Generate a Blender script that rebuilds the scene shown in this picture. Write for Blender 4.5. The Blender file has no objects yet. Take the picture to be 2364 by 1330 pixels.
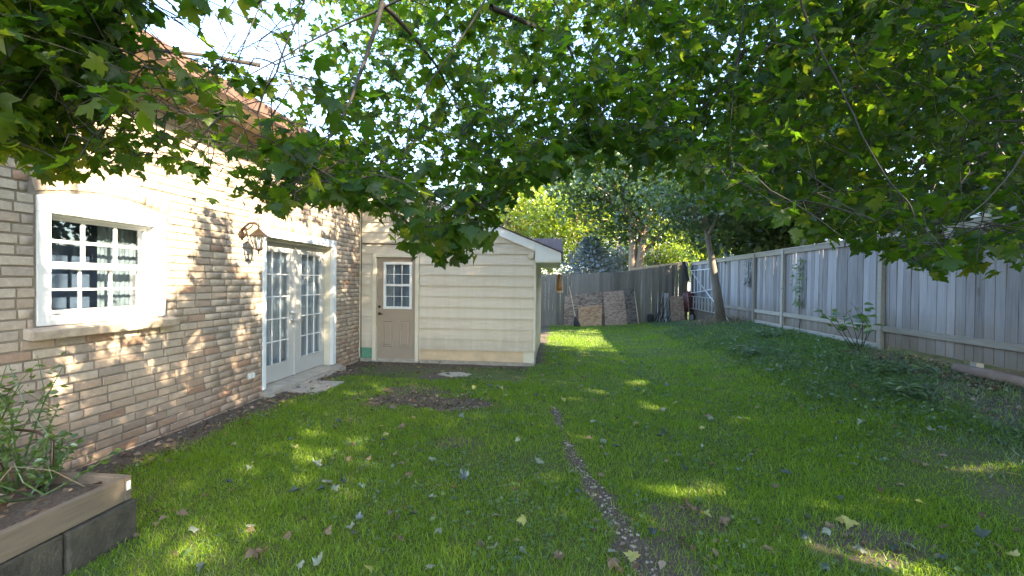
import bpy, math, random
import numpy as np
from mathutils import Matrix, Vector
random.seed(7); rng = np.random.default_rng(7)
sc = bpy.context.scene; COL = sc.collection
# ------------------------------------------------------------------ camera, sky, sun, exposure
F, W, H = 1010., 2364, 1330
YAW, PITCH, ROLL = math.radians(5.83), math.radians(-0.8), math.radians(0.68)
CAM = Vector((0, 0, 1.6))
CM = Matrix.Rotation(YAW, 3, 'Z') @ Matrix.Rotation(math.pi/2+PITCH, 3, 'X') @ Matrix.Rotation(ROLL, 3, 'Z')
cd = bpy.data.cameras.new('camera'); cam = bpy.data.objects.new('camera', cd); COL.objects.link(cam)
cam.matrix_world = Matrix.Translation(CAM) @ CM.to_4x4()
cd.sensor_width = 36; cd.lens = 36*F/W; cd.clip_start = .05; cd.clip_end = 2000
sc.camera = cam
SUN = Vector((1, -.55, .63)).normalized()
S = np.array(SUN)
EL = math.asin(SUN.z); AZ = math.atan2(SUN.x, SUN.y)
w = bpy.data.worlds.new('World'); sc.world = w; w.use_nodes = True
nt = w.node_tree; bg = nt.nodes['Background']
sky = nt.nodes.new('ShaderNodeTexSky'); sky.sky_type = 'NISHITA'; sky.sun_disc = False
sky.sun_elevation = EL; sky.sun_rotation = AZ; sky.air_density = 1.0; sky.dust_density = .8; sky.ozone_density = 1.0
nt.links.new(sky.outputs[0], bg.inputs[0]); bg.inputs[1].default_value = 0.15
sd = bpy.data.lights.new('sun', 'SUN'); sd.energy = 5.0; sd.angle = math.radians(.55); sd.color = (1, .81, .56)
so = bpy.data.objects.new('sun', sd); COL.objects.link(so)
so.rotation_euler = (-SUN).to_track_quat('-Z', 'Y').to_euler(); so.location = SUN*40
sc.view_settings.view_transform = 'Standard'; sc.view_settings.look = 'None'
sc.view_settings.exposure = 2.95; sc.view_settings.gamma = 1; sc.view_settings.use_curve_mapping = False
sc.render.engine = 'CYCLES'; sc.cycles.use_denoising = True
sc.cycles.max_bounces = 8; sc.cycles.transparent_max_bounces = 8
sc.cycles.diffuse_bounces = 4; sc.cycles.glossy_bounces = 3; sc.cycles.transmission_bounces = 6
sc.cycles.sample_clamp_indirect = 8

# ------------------------------------------------------------------ photo pixel -> place
def ray(px, py): return CM @ Vector(((px-W/2)/F, (H/2-py)/F, -1))
def onX(px, py, X): d = ray(px, py); return CAM + d*(X/d.x)
def onY(px, py, Y): d = ray(px, py); return CAM + d*(Y/d.y)
def onZ(px, py, Z=0): d = ray(px, py); return CAM + d*((Z-CAM.z)/d.z)
def atd(px, py, dep): return CAM + ray(px, py)*dep
CMn = np.array(CM)
def project(P):
    q = (np.asarray(P)-np.array(CAM)) @ CMn
    d = -q[:, 2]; dd = np.where(np.abs(d) < 1e-6, 1e-6, d)
    return W/2+F*q[:, 0]/dd, H/2-F*q[:, 1]/dd, d

# ------------------------------------------------------------------ noise and ground shape
def _h(i, j, s): v = np.sin(i*127.1+j*311.7+s*74.7)*43758.5453; return v-np.floor(v)
def vnoise(x, y, s=0.):
    x = np.asarray(x, float); y = np.asarray(y, float)
    i, j = np.floor(x), np.floor(y); f, g = x-i, y-j; f = f*f*(3-2*f); g = g*g*(3-2*g)
    return (_h(i, j, s)*(1-f)+_h(i+1, j, s)*f)*(1-g)+(_h(i, j+1, s)*(1-f)+_h(i+1, j+1, s)*f)*g
def fbm(x, y, s=0.): return .55*vnoise(x, y, s)+.3*vnoise(x*2.1, y*2.1, s+1)+.15*vnoise(x*4.3, y*4.3, s+2)
def sstep(a, b, x): t = np.clip((np.asarray(x, float)-a)/(b-a), 0, 1); return t*t*(3-2*t)
def gz(x, y):
    x = np.asarray(x, float); y = np.asarray(y, float)
    fy = 1-.75*sstep(12.5, 17.5, y)
    z = .56*sstep(1.8, 5.2, x)*fy - .03*sstep(6, 8.4, y)*sstep(1., -1., x)
    inside = sstep(9, 6, np.abs(x))*sstep(30, 20, np.abs(y))
    return z + inside*(.05*(fbm(x*.7, y*.7, 3)-.5)+.018*(vnoise(x*5, y*5, 5)-.5))
def gzf(x, y): return float(gz(np.array([x]), np.array([y]))[0])
GP = np.array([[-.02, 5.6], [.02, 5.25], [.12, 4.4], [.225, 3.8], [.33, 3.35], [.42, 2.99], [.5, 2.6], [.55, 2.1], [.6, 1.2]])
def path_d(x, y):
    d = np.full(np.shape(x), 9.)
    for a, b in zip(GP[:-1], GP[1:]):
        ab = b-a; t = np.clip(((x-a[0])*ab[0]+(y-a[1])*ab[1])/(ab@ab), 0, 1)
        d = np.minimum(d, np.hypot(x-a[0]-t*ab[0], y-a[1]-t*ab[1]))
    return d
def soilm(x, y):
    x = np.asarray(x, float); y = np.asarray(y, float)
    n = fbm(x*3, y*3, 11)-.5; n2 = fbm(x*9, y*9, 17)-.5
    def ell(cx, cy, rx, ry, e=.35): return sstep(1+e, 1-e, np.hypot((x-cx)/rx, (y-cy)/ry)+n*.9+n2*.5)
    m = sstep(-3.35, -3.62, x+n*.5+n2*.2)*sstep(9, 8.6, y)
    m = np.maximum(m, ell(-1.62, 5.62, .92, .30, .2))
    m = np.maximum(m, .8*ell(-2.0, 6.2, .5, .4))
    m = np.maximum(m, .55*ell(-2.7, 7.9, 1.2, .6))
    m = np.maximum(m, .7*ell(-1.95, 7.3, .5, .4))
    m = np.maximum(m, sstep(8.0, 8.35, y+n*.3)*sstep(-.2, -.6, x)*sstep(9, 8.6, y))
    wd = .03+.055*sstep(4.6, 3., y)
    m = np.maximum(m, sstep(wd*1.5, wd*.6, path_d(x, y)+n*.12+n2*.08))
    m = np.maximum(m, .75*ell(.66, 2.4, .22, .4)); m = np.maximum(m, .62*ell(1.25, 2.1, .5, .3))
    m = np.maximum(m, .68*ell(2.25, 2.1, .7, .3)); m = np.maximum(m, .5*ell(3.4, 3.6, .6, 1.0))
    m = np.maximum(m, .7*ell(.95, 3.1, .3, .25)); m = np.maximum(m, .6*ell(-1., 4.2, .3, .22))
    m = np.maximum(m, .75*ell(1.9, 2.9, .35, .3))
    m = np.maximum(m, .9*ell(5.0, 6.4, .55, 1.6)); m = np.maximum(m, .9*ell(4.6, 4.6, .7, 1.2))
    m = np.maximum(m, .6*ell(4.8, 13.2, .6, .9))
    m = np.maximum(m, sstep(-.1, -.35, x+n*.3)*sstep(8.3, 8.6, y))
    m = np.maximum(m, .35*sstep(.55, .75, fbm(x*2.2+5, y*2.2, 23)))
    return np.clip(m, 0, 1)

# ------------------------------------------------------------------ object helpers
def mesh_np(name, V, T, v=None, smooth=False, uv=None):
    """V (n,3), T (m,k) faces of one size k or list of such arrays; v = per-vertex float attribute"""
    Ts = T if isinstance(T, list) else [T]
    me = bpy.data.meshes.new(name)
    V = np.ascontiguousarray(V, np.float32)
    me.vertices.add(len(V)); me.vertices.foreach_set('co', V.ravel())
    loops = np.concatenate([t.ravel() for t in Ts]).astype(np.int32)
    sizes = np.concatenate([np.full(len(t), t.shape[1], np.int32) for t in Ts])
    starts = np.concatenate([[0], np.cumsum(sizes)[:-1]]).astype(np.int32)
    me.loops.add(len(loops)); me.loops.foreach_set('vertex_index', loops)
    me.polygons.add(len(sizes)); me.polygons.foreach_set('loop_start', starts)
    try: me.polygons.foreach_set('loop_total', sizes)
    except Exception: pass
    if v is not None:
        a = me.attributes.new('v', 'FLOAT', 'POINT'); a.data.foreach_set('value', np.ascontiguousarray(v, np.float32))
    me.update(calc_edges=True)
    if smooth: me.polygons.foreach_set('use_smooth', np.ones(len(sizes), bool))
    return me
def link(name, me, mat, parent=None, loc=None, smooth=None):
    o = bpy.data.objects.new(name, me); COL.objects.link(o)
    if mat is not None and me is not None and not me.materials: me.materials.append(mat)
    if loc is not None: o.location = loc
    if parent is not None: setp(o, parent)
    return o
WL = {}
def setp(o, parent):
    o.parent = parent; o.matrix_parent_inverse = Matrix.Translation(-WL[parent.name])
    WL[o.name] = Vector()
def thing(name, label, cat, loc=(0, 0, 0), group=None):
    o = bpy.data.objects.new(name, None); COL.objects.link(o); o.location = loc; o.empty_display_size = .2
    WL[o.name] = Vector(loc); return tag(o, label, cat, group)
def tag(o, label=None, cat=None, group=None, kind=None):
    if label: o['label'] = label
    if cat: o['category'] = cat
    if group: o['group'] = group
    if kind: o['kind'] = kind
    return o
class MB:
    def __init__(s): s.v = []; s.f = []; s.sm = False
    def add(s, V, Fc):
        b = len(s.v); s.v += [tuple(p) for p in V]; s.f += [tuple(b+i for i in f) for f in Fc]; return s
    def box(s, x0, x1, y0, y1, z0, z1):
        V = [(x, y, z) for z in (z0, z1) for y in (y0, y1) for x in (x0, x1)]
        return s.add(V, [(0, 2, 3, 1), (4, 5, 7, 6), (0, 1, 5, 4), (2, 6, 7, 3), (0, 4, 6, 2), (1, 3, 7, 5)])
    def obox(s, c, ux, uy, uz):
        c = Vector(c); ux, uy, uz = Vector(ux), Vector(uy), Vector(uz)
        V = [c+ux*a+uy*b+uz*d for d in (-.5, .5) for b in (-.5, .5) for a in (-.5, .5)]
        return s.add(V, [(0, 2, 3, 1), (4, 5, 7, 6), (0, 1, 5, 4), (2, 6, 7, 3), (0, 4, 6, 2), (1, 3, 7, 5)])
    def prism(s, poly, d):
        """poly: 3D points (planar), extruded by vector d"""
        n = len(poly); d = Vector(d); V = [Vector(p) for p in poly]+[Vector(p)+d for p in poly]
        return s.add(V, [tuple(range(n))[::-1], tuple(range(n, 2*n))]+[(i, (i+1) % n, n+(i+1) % n, n+i) for i in range(n)])
    def tube(s, pts, r, n=6, cap=True):
        V, Fc, _ = tube_np(pts, r, n)
        s.add(V, Fc)
        if cap: b = len(s.v)-len(V); s.f.append(tuple(range(b, b+n))[::-1]); s.f.append(tuple(range(len(s.v)-n, len(s.v))))
        return s
    def lathe(s, prof, c=(0, 0, 0), n=16):
        c = Vector(c); V = [c+Vector((r*math.cos(2*math.pi*k/n), r*math.sin(2*math.pi*k/n), z)) for r, z in prof for k in range(n)]
        m = len(prof)
        Fc = [(i*n+k, i*n+(k+1) % n, (i+1)*n+(k+1) % n, (i+1)*n+k) for i in range(m-1) for k in range(n)]
        Fc += [tuple(range(n))[::-1], tuple(range((m-1)*n, m*n))]
        return s.add(V, Fc)
    def build(s, name, mat, parent=None, smooth=False, bevel=0, loc=None):
        me = bpy.data.meshes.new(name); me.from_pydata([tuple(p) for p in s.v], [], s.f); me.update()
        if smooth: me.polygons.foreach_set('use_smooth', np.ones(len(me.polygons), bool))
        o = link(name, me, mat, parent, loc)
        if bevel:
            b = o.modifiers.new('bevel', 'BEVEL'); b.width = bevel; b.segments = 2; b.limit_method = 'ANGLE'
        return o
def tube_np(pts, r, n=6):
    P = np.array([tuple(p) for p in pts], float); m = len(P)
    R = np.full(m, r, float) if np.isscalar(r) else np.array(r, float)
    T = np.gradient(P, axis=0); T /= np.linalg.norm(T, axis=1)[:, None]+1e-9
    up = np.array([0, 0, 1.]) if abs(T[0, 2]) < .9 else np.array([1., 0, 0])
    a = np.cross(T[0], up); a /= np.linalg.norm(a); V = []
    for i in range(m):
        a = a-T[i]*(a@T[i]); a /= np.linalg.norm(a)+1e-9; b = np.cross(T[i], a)
        for k in range(n):
            t = 2*math.pi*k/n; V.append(P[i]+R[i]*(a*math.cos(t)+b*math.sin(t)))
    Fc = [(i*n+k, i*n+(k+1) % n, (i+1)*n+(k+1) % n, (i+1)*n+k) for i in range(m-1) for k in range(n)]
    return np.array(V), Fc, n

# ------------------------------------------------------------------ materials
def N(nt, t, **kw):
    n = nt.nodes.new('ShaderNode'+t)
    for k, v in kw.items():
        if k in n.inputs: n.inputs[k].default_value = v
        else: setattr(n, k, v)
    return n
def ramp(nt, fac, stops):
    r = nt.nodes.new('ShaderNodeValToRGB'); e = r.color_ramp.elements
    while len(e) < len(stops): e.new(.5)
    for el, (p, c) in zip(e, stops): el.position = p; el.color = (*c, 1)
    if fac is not None: nt.links.new(fac, r.inputs[0])
    return r.outputs[0]
def new_mat(name):
    m = bpy.data.materials.new(name); m.use_nodes = True; nt = m.node_tree
    b = nt.nodes['Principled BSDF']; return m, nt, b
def mixc(nt, f, a, b, mode='MIX'):
    n = nt.nodes.new('ShaderNodeMix'); n.data_type = 'RGBA'; n.blend_type = mode
    for s, v in ((0, f), (6, a), (7, b)):
        if hasattr(v, 'is_output'): nt.links.new(v, n.inputs[s])
        else: n.inputs[s].default_value = v if s == 0 else ((*v, 1) if len(v) == 3 else v)
    return n.outputs[2]
def mth(nt, op, a, b=None):
    n = nt.nodes.new('ShaderNodeMath'); n.operation = op
    for i, v in enumerate((a, b)):
        if v is None: continue
        if hasattr(v, 'is_output'): nt.links.new(v, n.inputs[i])
        else: n.inputs[i].default_value = v
    return n.outputs[0]
def coords(nt, scale=(1, 1, 1), kind='Object', rnd=False):
    tc = N(nt, 'TexCoord'); mp = N(nt, 'Mapping'); nt.links.new(tc.outputs[kind], mp.inputs[0])
    mp.inputs['Scale'].default_value = scale
    if rnd:
        oi = N(nt, 'ObjectInfo'); c = N(nt, 'CombineXYZ'); k = mth(nt, 'MULTIPLY', oi.outputs['Random'], 37.)
        nt.links.new(k, c.inputs[0]); nt.links.new(mth(nt, 'MULTIPLY', k, 1.7), c.inputs[1]); nt.links.new(mth(nt, 'MULTIPLY', k, 2.3), c.inputs[2])
        nt.links.new(c.outputs[0], mp.inputs['Location'])
    return mp.outputs[0]
def noise(nt, co, s, d=4, r=.6):
    n = N(nt, 'TexNoise'); n.inputs['Scale'].default_value = s; n.inputs['Detail'].default_value = d; n.inputs['Roughness'].default_value = r
    nt.links.new(co, n.inputs['Vector']); return n.outputs['Fac']
def bump(nt, b, hgt, st=.3, dist=.01):
    n = N(nt, 'Bump'); n.inputs['Strength'].default_value = st; n.inputs['Distance'].default_value = dist
    nt.links.new(hgt, n.inputs['Height']); nt.links.new(n.outputs[0], b.inputs['Normal'])
def vrand(nt):
    a = N(nt, 'Attribute'); a.attribute_name = 'v'; oi = N(nt, 'ObjectInfo')
    return mth(nt, 'FRACT', mth(nt, 'ADD', a.outputs['Fac'], oi.outputs['Random']))
def mat_plain(name, col, rough=.6, var=.12, scale=6., bmp=.15, rnd=True, metal=0., bd=.004):
    m, nt, b = new_mat(name); co = coords(nt, rnd=rnd); n = noise(nt, co, scale, 5)
    lo = [c*(1-var) for c in col]; hi = [min(1, c*(1+var)) for c in col]
    nt.links.new(ramp(nt, n, [(.3, lo), (.7, hi)]), b.inputs['Base Color'])
    b.inputs['Roughness'].default_value = rough; b.inputs['Metallic'].default_value = metal
    if bmp: bump(nt, b, noise(nt, co, scale*6, 3), bmp, bd)
    return m
def mat_wood(name, stops, axis=2, rough=.85, grain=(40, 3), stain=None, bmp=.4):
    """weathered board: grain stretched along the board's own axis; each board gets its own offset and tone"""
    m, nt, b = new_mat(name); sca = [grain[0]]*3; sca[axis] = grain[1]
    co = coords(nt, tuple(sca), rnd=True); g = noise(nt, co, 1., 6, .65)
    co2 = coords(nt, (2, 2, 2), rnd=True); n2 = noise(nt, co2, 1.3, 3)
    oi = N(nt, 'ObjectInfo')
    f = mth(nt, 'ADD', mth(nt, 'MULTIPLY', g, .55), mth(nt, 'ADD', mth(nt, 'MULTIPLY', oi.outputs['Random'], .42), mth(nt, 'MULTIPLY', n2, .18)))
    c = ramp(nt, f, stops)
    if stain:
        tc = N(nt, 'NewGeometry'); sx = N(nt, 'SeparateXYZ'); nt.links.new(tc.outputs['Position'], sx.inputs[0])
        zz = mth(nt, 'ADD', sx.outputs[2], mth(nt, 'MULTIPLY', n2, .35))
        mr = N(nt, 'MapRange'); mr.inputs[1].default_value = stain[0]; mr.inputs[2].default_value = stain[1]; nt.links.new(zz, mr.inputs[0])
        mr.inputs[3].default_value = 1; mr.inputs[4].default_value = 0
        c = mixc(nt, mth(nt, 'MULTIPLY', mr.outputs[0], stain[3]), c, stain[2])
    vo = N(nt, 'TexVoronoi'); vo.inputs['Scale'].default_value = 3.2
    co3 = coords(nt, (1, 1, .5) if axis == 2 else (.5, .5, 1), rnd=True); nt.links.new(co3, vo.inputs['Vector'])
    kn = N(nt, 'MapRange'); nt.links.new(vo.outputs['Distance'], kn.inputs[0]); kn.inputs[1].default_value = .04; kn.inputs[2].default_value = .075; kn.inputs[3].default_value = .65; kn.inputs[4].default_value = 0
    c = mixc(nt, kn.outputs[0], c, (.10, .075, .055))
    nt.links.new(c, b.inputs['Base Color']); b.inputs['Roughness'].default_value = rough
    bump(nt, b, g, bmp, .004); return m
def mat_leaf(name, stops, trans, tf=.45, gl=.07, rough=.38):
    m, nt, b = new_mat(name); nt.nodes.remove(b); out = nt.nodes['Material Output']
    v = vrand(nt); co = coords(nt, kind='Generated') if False else None
    geo = N(nt, 'NewGeometry'); n = noise(nt, geo.outputs['Position'], 2.2, 2)
    f = mth(nt, 'ADD', mth(nt, 'MULTIPLY', v, .8), mth(nt, 'MULTIPLY', n, .2))
    c = ramp(nt, f, stops)
    d = N(nt, 'BsdfDiffuse'); t = N(nt, 'BsdfTranslucent'); g = N(nt, 'BsdfGlossy'); g.inputs['Roughness'].default_value = rough
    g.inputs['Color'].default_value = (.9, .95, 1, 1)
    nt.links.new(c, d.inputs[0]); nt.links.new(ramp(nt, f, trans), t.inputs[0])
    m1 = N(nt, 'MixShader'); m1.inputs[0].default_value = tf; nt.links.new(d.outputs[0], m1.inputs[1]); nt.links.new(t.outputs[0], m1.inputs[2])
    m2 = N(nt, 'MixShader'); m2.inputs[0].default_value = gl; nt.links.new(m1.outputs[0], m2.inputs[1]); nt.links.new(g.outputs[0], m2.inputs[2])
    nt.links.new(m2.outputs[0], out.inputs[0]); return m
def mat_glass(name, tint=(.8, .88, .95)):
    m, nt, b = new_mat(name); nt.nodes.remove(b); out = nt.nodes['Material Output']
    t = N(nt, 'BsdfTransparent'); t.inputs[0].default_value = (*tint, 1); g = N(nt, 'BsdfGlossy'); g.inputs['Roughness'].default_value = .015
    fr = N(nt, 'LayerWeight'); fr.inputs[0].default_value = .5; mx = N(nt, 'MixShader')
    fc = mth(nt, 'ADD', mth(nt, 'MULTIPLY', mth(nt, 'POWER', fr.outputs['Facing'], 3.5), 1.0), .10); nt.links.new(fc, mx.inputs[0]); nt.links.new(t.outputs[0], mx.inputs[1]); nt.links.new(g.outputs[0], mx.inputs[2])
    nt.links.new(mx.outputs[0], out.inputs[0]); return m

M = {}
def make_brick_mat():
    m, nt, b = new_mat('brick'); v = vrand(nt)
    geo = N(nt, 'NewGeometry'); n1 = noise(nt, geo.outputs['Position'], 28, 5, .7); n2 = noise(nt, geo.outputs['Position'], 1.1, 3)
    c = ramp(nt, v, [(0, (.24, .18, .145)), (.03, (.32, .205, .145)), (.07, (.35, .275, .215)), (.35, (.40, .335, .27)), (.6, (.44, .385, .315)), (.8, (.38, .325, .27)), (.92, (.32, .275, .23)), (1, (.24, .215, .185))])
    c = mixc(nt, .5, c, ramp(nt, n1, [(.25, (.55, .53, .5)), (.75, (1.3, 1.3, 1.3))]), 'MULTIPLY')
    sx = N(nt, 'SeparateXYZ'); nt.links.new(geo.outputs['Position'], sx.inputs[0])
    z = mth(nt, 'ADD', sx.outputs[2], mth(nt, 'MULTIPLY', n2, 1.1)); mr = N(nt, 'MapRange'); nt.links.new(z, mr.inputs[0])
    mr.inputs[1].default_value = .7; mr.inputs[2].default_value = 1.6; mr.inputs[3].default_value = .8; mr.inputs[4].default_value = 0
    c = mixc(nt, mr.outputs[0], c, mixc(nt, .6, c, (.30, .18, .115), 'MIX'))  # warm glow of half-shaded sun put into the lower brick colour
    nt.links.new(c, b.inputs['Base Color']); b.inputs['Roughness'].default_value = .9
    bump(nt, b, n1, .5, .006); M['brick'] = m
make_brick_mat()
M['mortar'] = mat_plain('mortar', (.20, .17, .138), .95, .25, 9, .5)
M['white'] = mat_plain('white_trim', (.70, .71, .72), .45, .05, 3, .05)
M['cream'] = mat_plain('cream_trim', (.62, .57, .46), .55, .07, 3, .05)
M['bluetrim'] = mat_plain('pale_metal_trim', (.66, .71, .76), .4, .05, 3, .05)
M['doorwhite'] = mat_plain('door_paint', (.45, .455, .45), .45, .05, 3, .05)
M['taupe'] = mat_plain('taupe_door_paint', (.33, .265, .205), .5, .05, 3, .05)
M['soffit'] = mat_plain('tan_soffit', (.55, .40, .26), .6, .08, 3, .05)
M['gutter'] = mat_plain('brown_gutter', (.16, .10, .085), .45, .1, 3, .05)
M['brown_metal'] = mat_plain('brown_roof_metal', (.085, .055, .045), .75, .15, 4, .05)
M['shingle'] = mat_plain('shingle', (.09, .085, .08), .95, .3, 20, .6)
M['concrete'] = mat_plain('concrete', (.36, .32, .27), .95, .2, 7, .5)
M['slab'] = mat_plain('slab', (.38, .34, .28), .95, .2, 9, .4)
M['block'] = mat_plain('mossy_block', (.055, .05, .038), .97, .4, 8, .9, bd=.012)
M['sill'] = mat_plain('stone_sill', (.40, .33, .26), .9, .25, 12, .5)
M['black'] = mat_plain('black_metal', (.018, .017, .016), .45, .2, 9, .1)
M['bronze'] = mat_plain('bronze', (.055, .038, .028), .4, .2, 9, .1, metal=.6)
M['steel'] = mat_plain('satin_steel', (.55, .55, .54), .32, .08, 9, .05, metal=.9)
M['alu'] = mat_plain('aluminium', (.62, .63, .64), .4, .12, 12, .05, metal=.7)
M['whitemetal'] = mat_plain('white_painted_metal', (.70, .71, .71), .4, .1, 8, .05)
M['maroon'] = mat_plain('maroon_enamel', (.10, .03, .035), .4, .3, 6, .05)
M['rubber'] = mat_plain('rubber', (.02, .02, .02), .85, .2, 10, .2)
M['curtain'] = mat_plain('curtain_cloth', (.30, .285, .25), .9, .06, 3, .05)
M['sheer'] = mat_plain('sheer_cloth', (.42, .42, .405), .9, .06, 3, .05)
M['roomblind'] = mat_plain('slate_blind', (.13, .14, .165), .9, .15, 2, 0)
M['dark'] = mat_plain('dark_room', (.05, .05, .05), .9, .1, 3, 0)
M['room'] = mat_plain('room_paint', (.35, .34, .32), .9, .1, 3, 0)
M['green_board'] = mat_plain('green_board', (.10, .26, .17), .8, .1, 8, .1)
M['paper'] = mat_plain('paper_label', (.70, .72, .72), .7, .05, 8, 0)
M['osb_glue'] = None
M['glass'] = mat_glass('glass')
M['amber'] = mat_plain('amber_plastic', (.40, .18, .05), .3, .2, 8, .05)
M['siding'] = None
def make_siding():
    m, nt, b = new_mat('cream_siding'); co = coords(nt, (3, 3, 14), rnd=True); n = noise(nt, co, 1.2, 5)
    oi = N(nt, 'ObjectInfo'); f = mth(nt, 'ADD', mth(nt, 'MULTIPLY', n, .7), mth(nt, 'MULTIPLY', oi.outputs['Random'], .3))
    c = ramp(nt, f, [(.25, (.53, .465, .375)), (.55, (.61, .55, .46)), (.85, (.59, .535, .455))])
    geo = N(nt, 'NewGeometry'); mp2 = N(nt, 'Mapping'); mp2.inputs['Scale'].default_value = (9, 9, .7); nt.links.new(geo.outputs['Position'], mp2.inputs[0]); st = noise(nt, mp2.outputs[0], 1., 5, .7)
    c = mixc(nt, .28, c, ramp(nt, st, [(.3, (.72, .70, .64)), (.55, (1, 1, 1)), (.8, (1.05, 1.04, 1.02))]), 'MULTIPLY')
    sx = N(nt, 'SeparateXYZ'); nt.links.new(geo.outputs['Position'], sx.inputs[0]); mr = N(nt, 'MapRange'); nt.links.new(mth(nt, 'ADD', sx.outputs[2], mth(nt, 'MULTIPLY', st, .5)), mr.inputs[0])
    mr.inputs[1].default_value = .3; mr.inputs[2].default_value = .75; mr.inputs[3].default_value = .6; mr.inputs[4].default_value = 0
    c = mixc(nt, mr.outputs[0], c, (.30, .24, .17)); nt.links.new(c, b.inputs['Base Color'])
    b.inputs['Roughness'].default_value = .55; bump(nt, b, noise(nt, co, 14, 3), .12, .003); M['siding'] = m
make_siding()
M['tanboard'] = mat_plain('tan_board', (.56, .42, .27), .7, .12, 5, .15)
def make_osb(name, stops):
    m, nt, b = new_mat(name); co = coords(nt, rnd=True)
    vo = N(nt, 'TexVoronoi'); vo.inputs['Scale'].default_value = 11; mp = N(nt, 'Mapping'); mp.inputs['Scale'].default_value = (1, 1, 2.2)
    mp.inputs['Rotation'].default_value = (.3, .5, .2); nt.links.new(co, mp.inputs[0]); nt.links.new(mp.outputs[0], vo.inputs['Vector'])
    n = noise(nt, co, 2.5, 4); sp = N(nt, 'SeparateColor'); nt.links.new(vo.outputs['Color'], sp.inputs[0])
    f = mth(nt, 'ADD', mth(nt, 'MULTIPLY', sp.outputs[0], .6), mth(nt, 'MULTIPLY', n, .4))
    nt.links.new(ramp(nt, f, stops), b.inputs['Base Color']); b.inputs['Roughness'].default_value = .9
    bump(nt, b, sp.outputs[0], .4, .004); return m
M['osb_old'] = make_osb('weathered_chipboard', [(.2, (.13, .095, .072)), (.5, (.25, .185, .14)), (.8, (.33, .26, .20))])
M['osb_new'] = make_osb('fresh_chipboard', [(.2, (.27, .15, .085)), (.5, (.40, .25, .145)), (.8, (.46, .31, .19))])
M['osb_dark'] = make_osb('dark_chipboard', [(.2, (.06, .05, .042)), (.5, (.12, .10, .082)), (.8, (.17, .14, .12))])
M['osb_mid'] = make_osb('brown_chipboard', [(.2, (.20, .13, .095)), (.5, (.31, .215, .155)), (.8, (.37, .275, .205))])
GREY = [(.25, (.09, .085, .085)), (.45, (.19, .19, .205)), (.70, (.29, .295, .325)), (.95, (.38, .385, .41))]
M['fence_wood'] = mat_wood('weathered_fence_wood', GREY, 2, stain=(.80, 1.45, (.15, .125, .085), .85))
M['fence_rail'] = mat_wood('weathered_rail_wood', [(.25, (.15, .14, .12)), (.55, (.27, .26, .23)), (.9, (.37, .36, .33))], 1)
M['back_wood'] = mat_wood('dark_fence_wood', [(.25, (.09, .075, .058)), (.55, (.17, .15, .122)), (.9, (.26, .235, .20))], 2)
M['bed_wood'] = mat_wood('cedar_board', [(.25, (.045, .036, .027)), (.5, (.115, .09, .066)), (.7, (.17, .14, .105)), (.95, (.24, .205, .16))], 1)
M['bark'] = mat_wood('grey_bark', [(.25, (.07, .06, .05)), (.55, (.16, .14, .12)), (.9, (.26, .235, .20))], 2, grain=(22, 5), bmp=1.)
M['bark_warm'] = mat_wood('tan_bark', [(.25, (.13, .09, .06)), (.55, (.26, .19, .13)), (.9, (.36, .28, .20))], 2, grain=(22, 5), bmp=1.)
M['twig'] = mat_plain('twig_bark', (.026, .022, .018), .85, .3, 20, .2)
M['log'] = mat_wood('old_log', [(.25, (.10, .07, .055)), (.55, (.20, .145, .115)), (.9, (.28, .215, .17))], 1, grain=(22, 5))
# foliage
M['maple'] = mat_leaf('maple_leaf', [(0, (.007, .018, .005)), (.4, (.012, .029, .006)), (.75, (.019, .042, .008)), (.93, (.045, .062, .011)), (1, (.11, .08, .016))],
                      [(0, (.11, .27, .012)), (.6, (.24, .46, .016)), (1, (.50, .54, .03))], .33, .014, .40)
M['tree_dark'] = mat_leaf('dark_tree_leaf', [(0, (.02, .042, .02)), (.6, (.035, .068, .024)), (1, (.06, .09, .03))], [(0, (.08, .17, .03)), (1, (.2, .3, .05))], .3)
M['tree_mid'] = mat_leaf('blue_green_leaf', [(0, (.025, .055, .03)), (.6, (.04, .08, .04)), (1, (.08, .12, .03))], [(0, (.1, .22, .04)), (1, (.3, .4, .05))], .35)
M['tree_yellow'] = mat_leaf('yellow_green_leaf', [(0, (.07, .14, .012)), (.6, (.12, .18, .014)), (1, (.18, .21, .02))], [(0, (.27, .44, .02)), (1, (.52, .56, .03))], .48)
M['spruce'] = mat_leaf('blue_spruce_needle', [(0, (.14, .18, .19)), (.6, (.23, .28, .31)), (1, (.34, .39, .42))], [(0, (.12, .17, .14)), (1, (.2, .25, .22))], .2)
M['grass'] = mat_leaf('grass_blade', [(0, (.095, .175, .009)), (.45, (.15, .26, .012)), (.8, (.21, .31, .016)), (.93, (.24, .30, .04)), (1, (.36, .32, .15))],
                      [(0, (.27, .52, .015)), (.8, (.42, .66, .02)), (1, (.55, .5, .15))], .48, .03, .45)
M['bankgrass'] = mat_leaf('coarse_grass', [(0, (.06, .11, .05)), (.5, (.095, .155, .075)), (.9, (.14, .20, .10)), (1, (.28, .25, .15))],
                          [(0, (.1, .22, .05)), (1, (.2, .32, .09))], .33, .06, .4)
M['weed'] = mat_leaf('weed_leaf', [(0, (.04, .09, .02)), (.6, (.075, .14, .03)), (1, (.12, .18, .045))], [(0, (.15, .3, .03)), (1, (.3, .45, .06))], .4)
M['straw'] = mat_leaf('dry_straw', [(0, (.16, .12, .08)), (.5, (.27, .21, .14)), (1, (.4, .33, .23))], [(0, (.2, .15, .1)), (1, (.35, .28, .18))], .25, .03)
M['litter'] = mat_leaf('leaf_litter', [(0, (.06, .04, .03)), (.4, (.16, .10, .06)), (.8, (.30, .22, .15)), (1, (.42, .36, .28))], [(0, (.15, .1, .06)), (1, (.3, .22, .12))], .2, .03)
FL = {}
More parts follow.
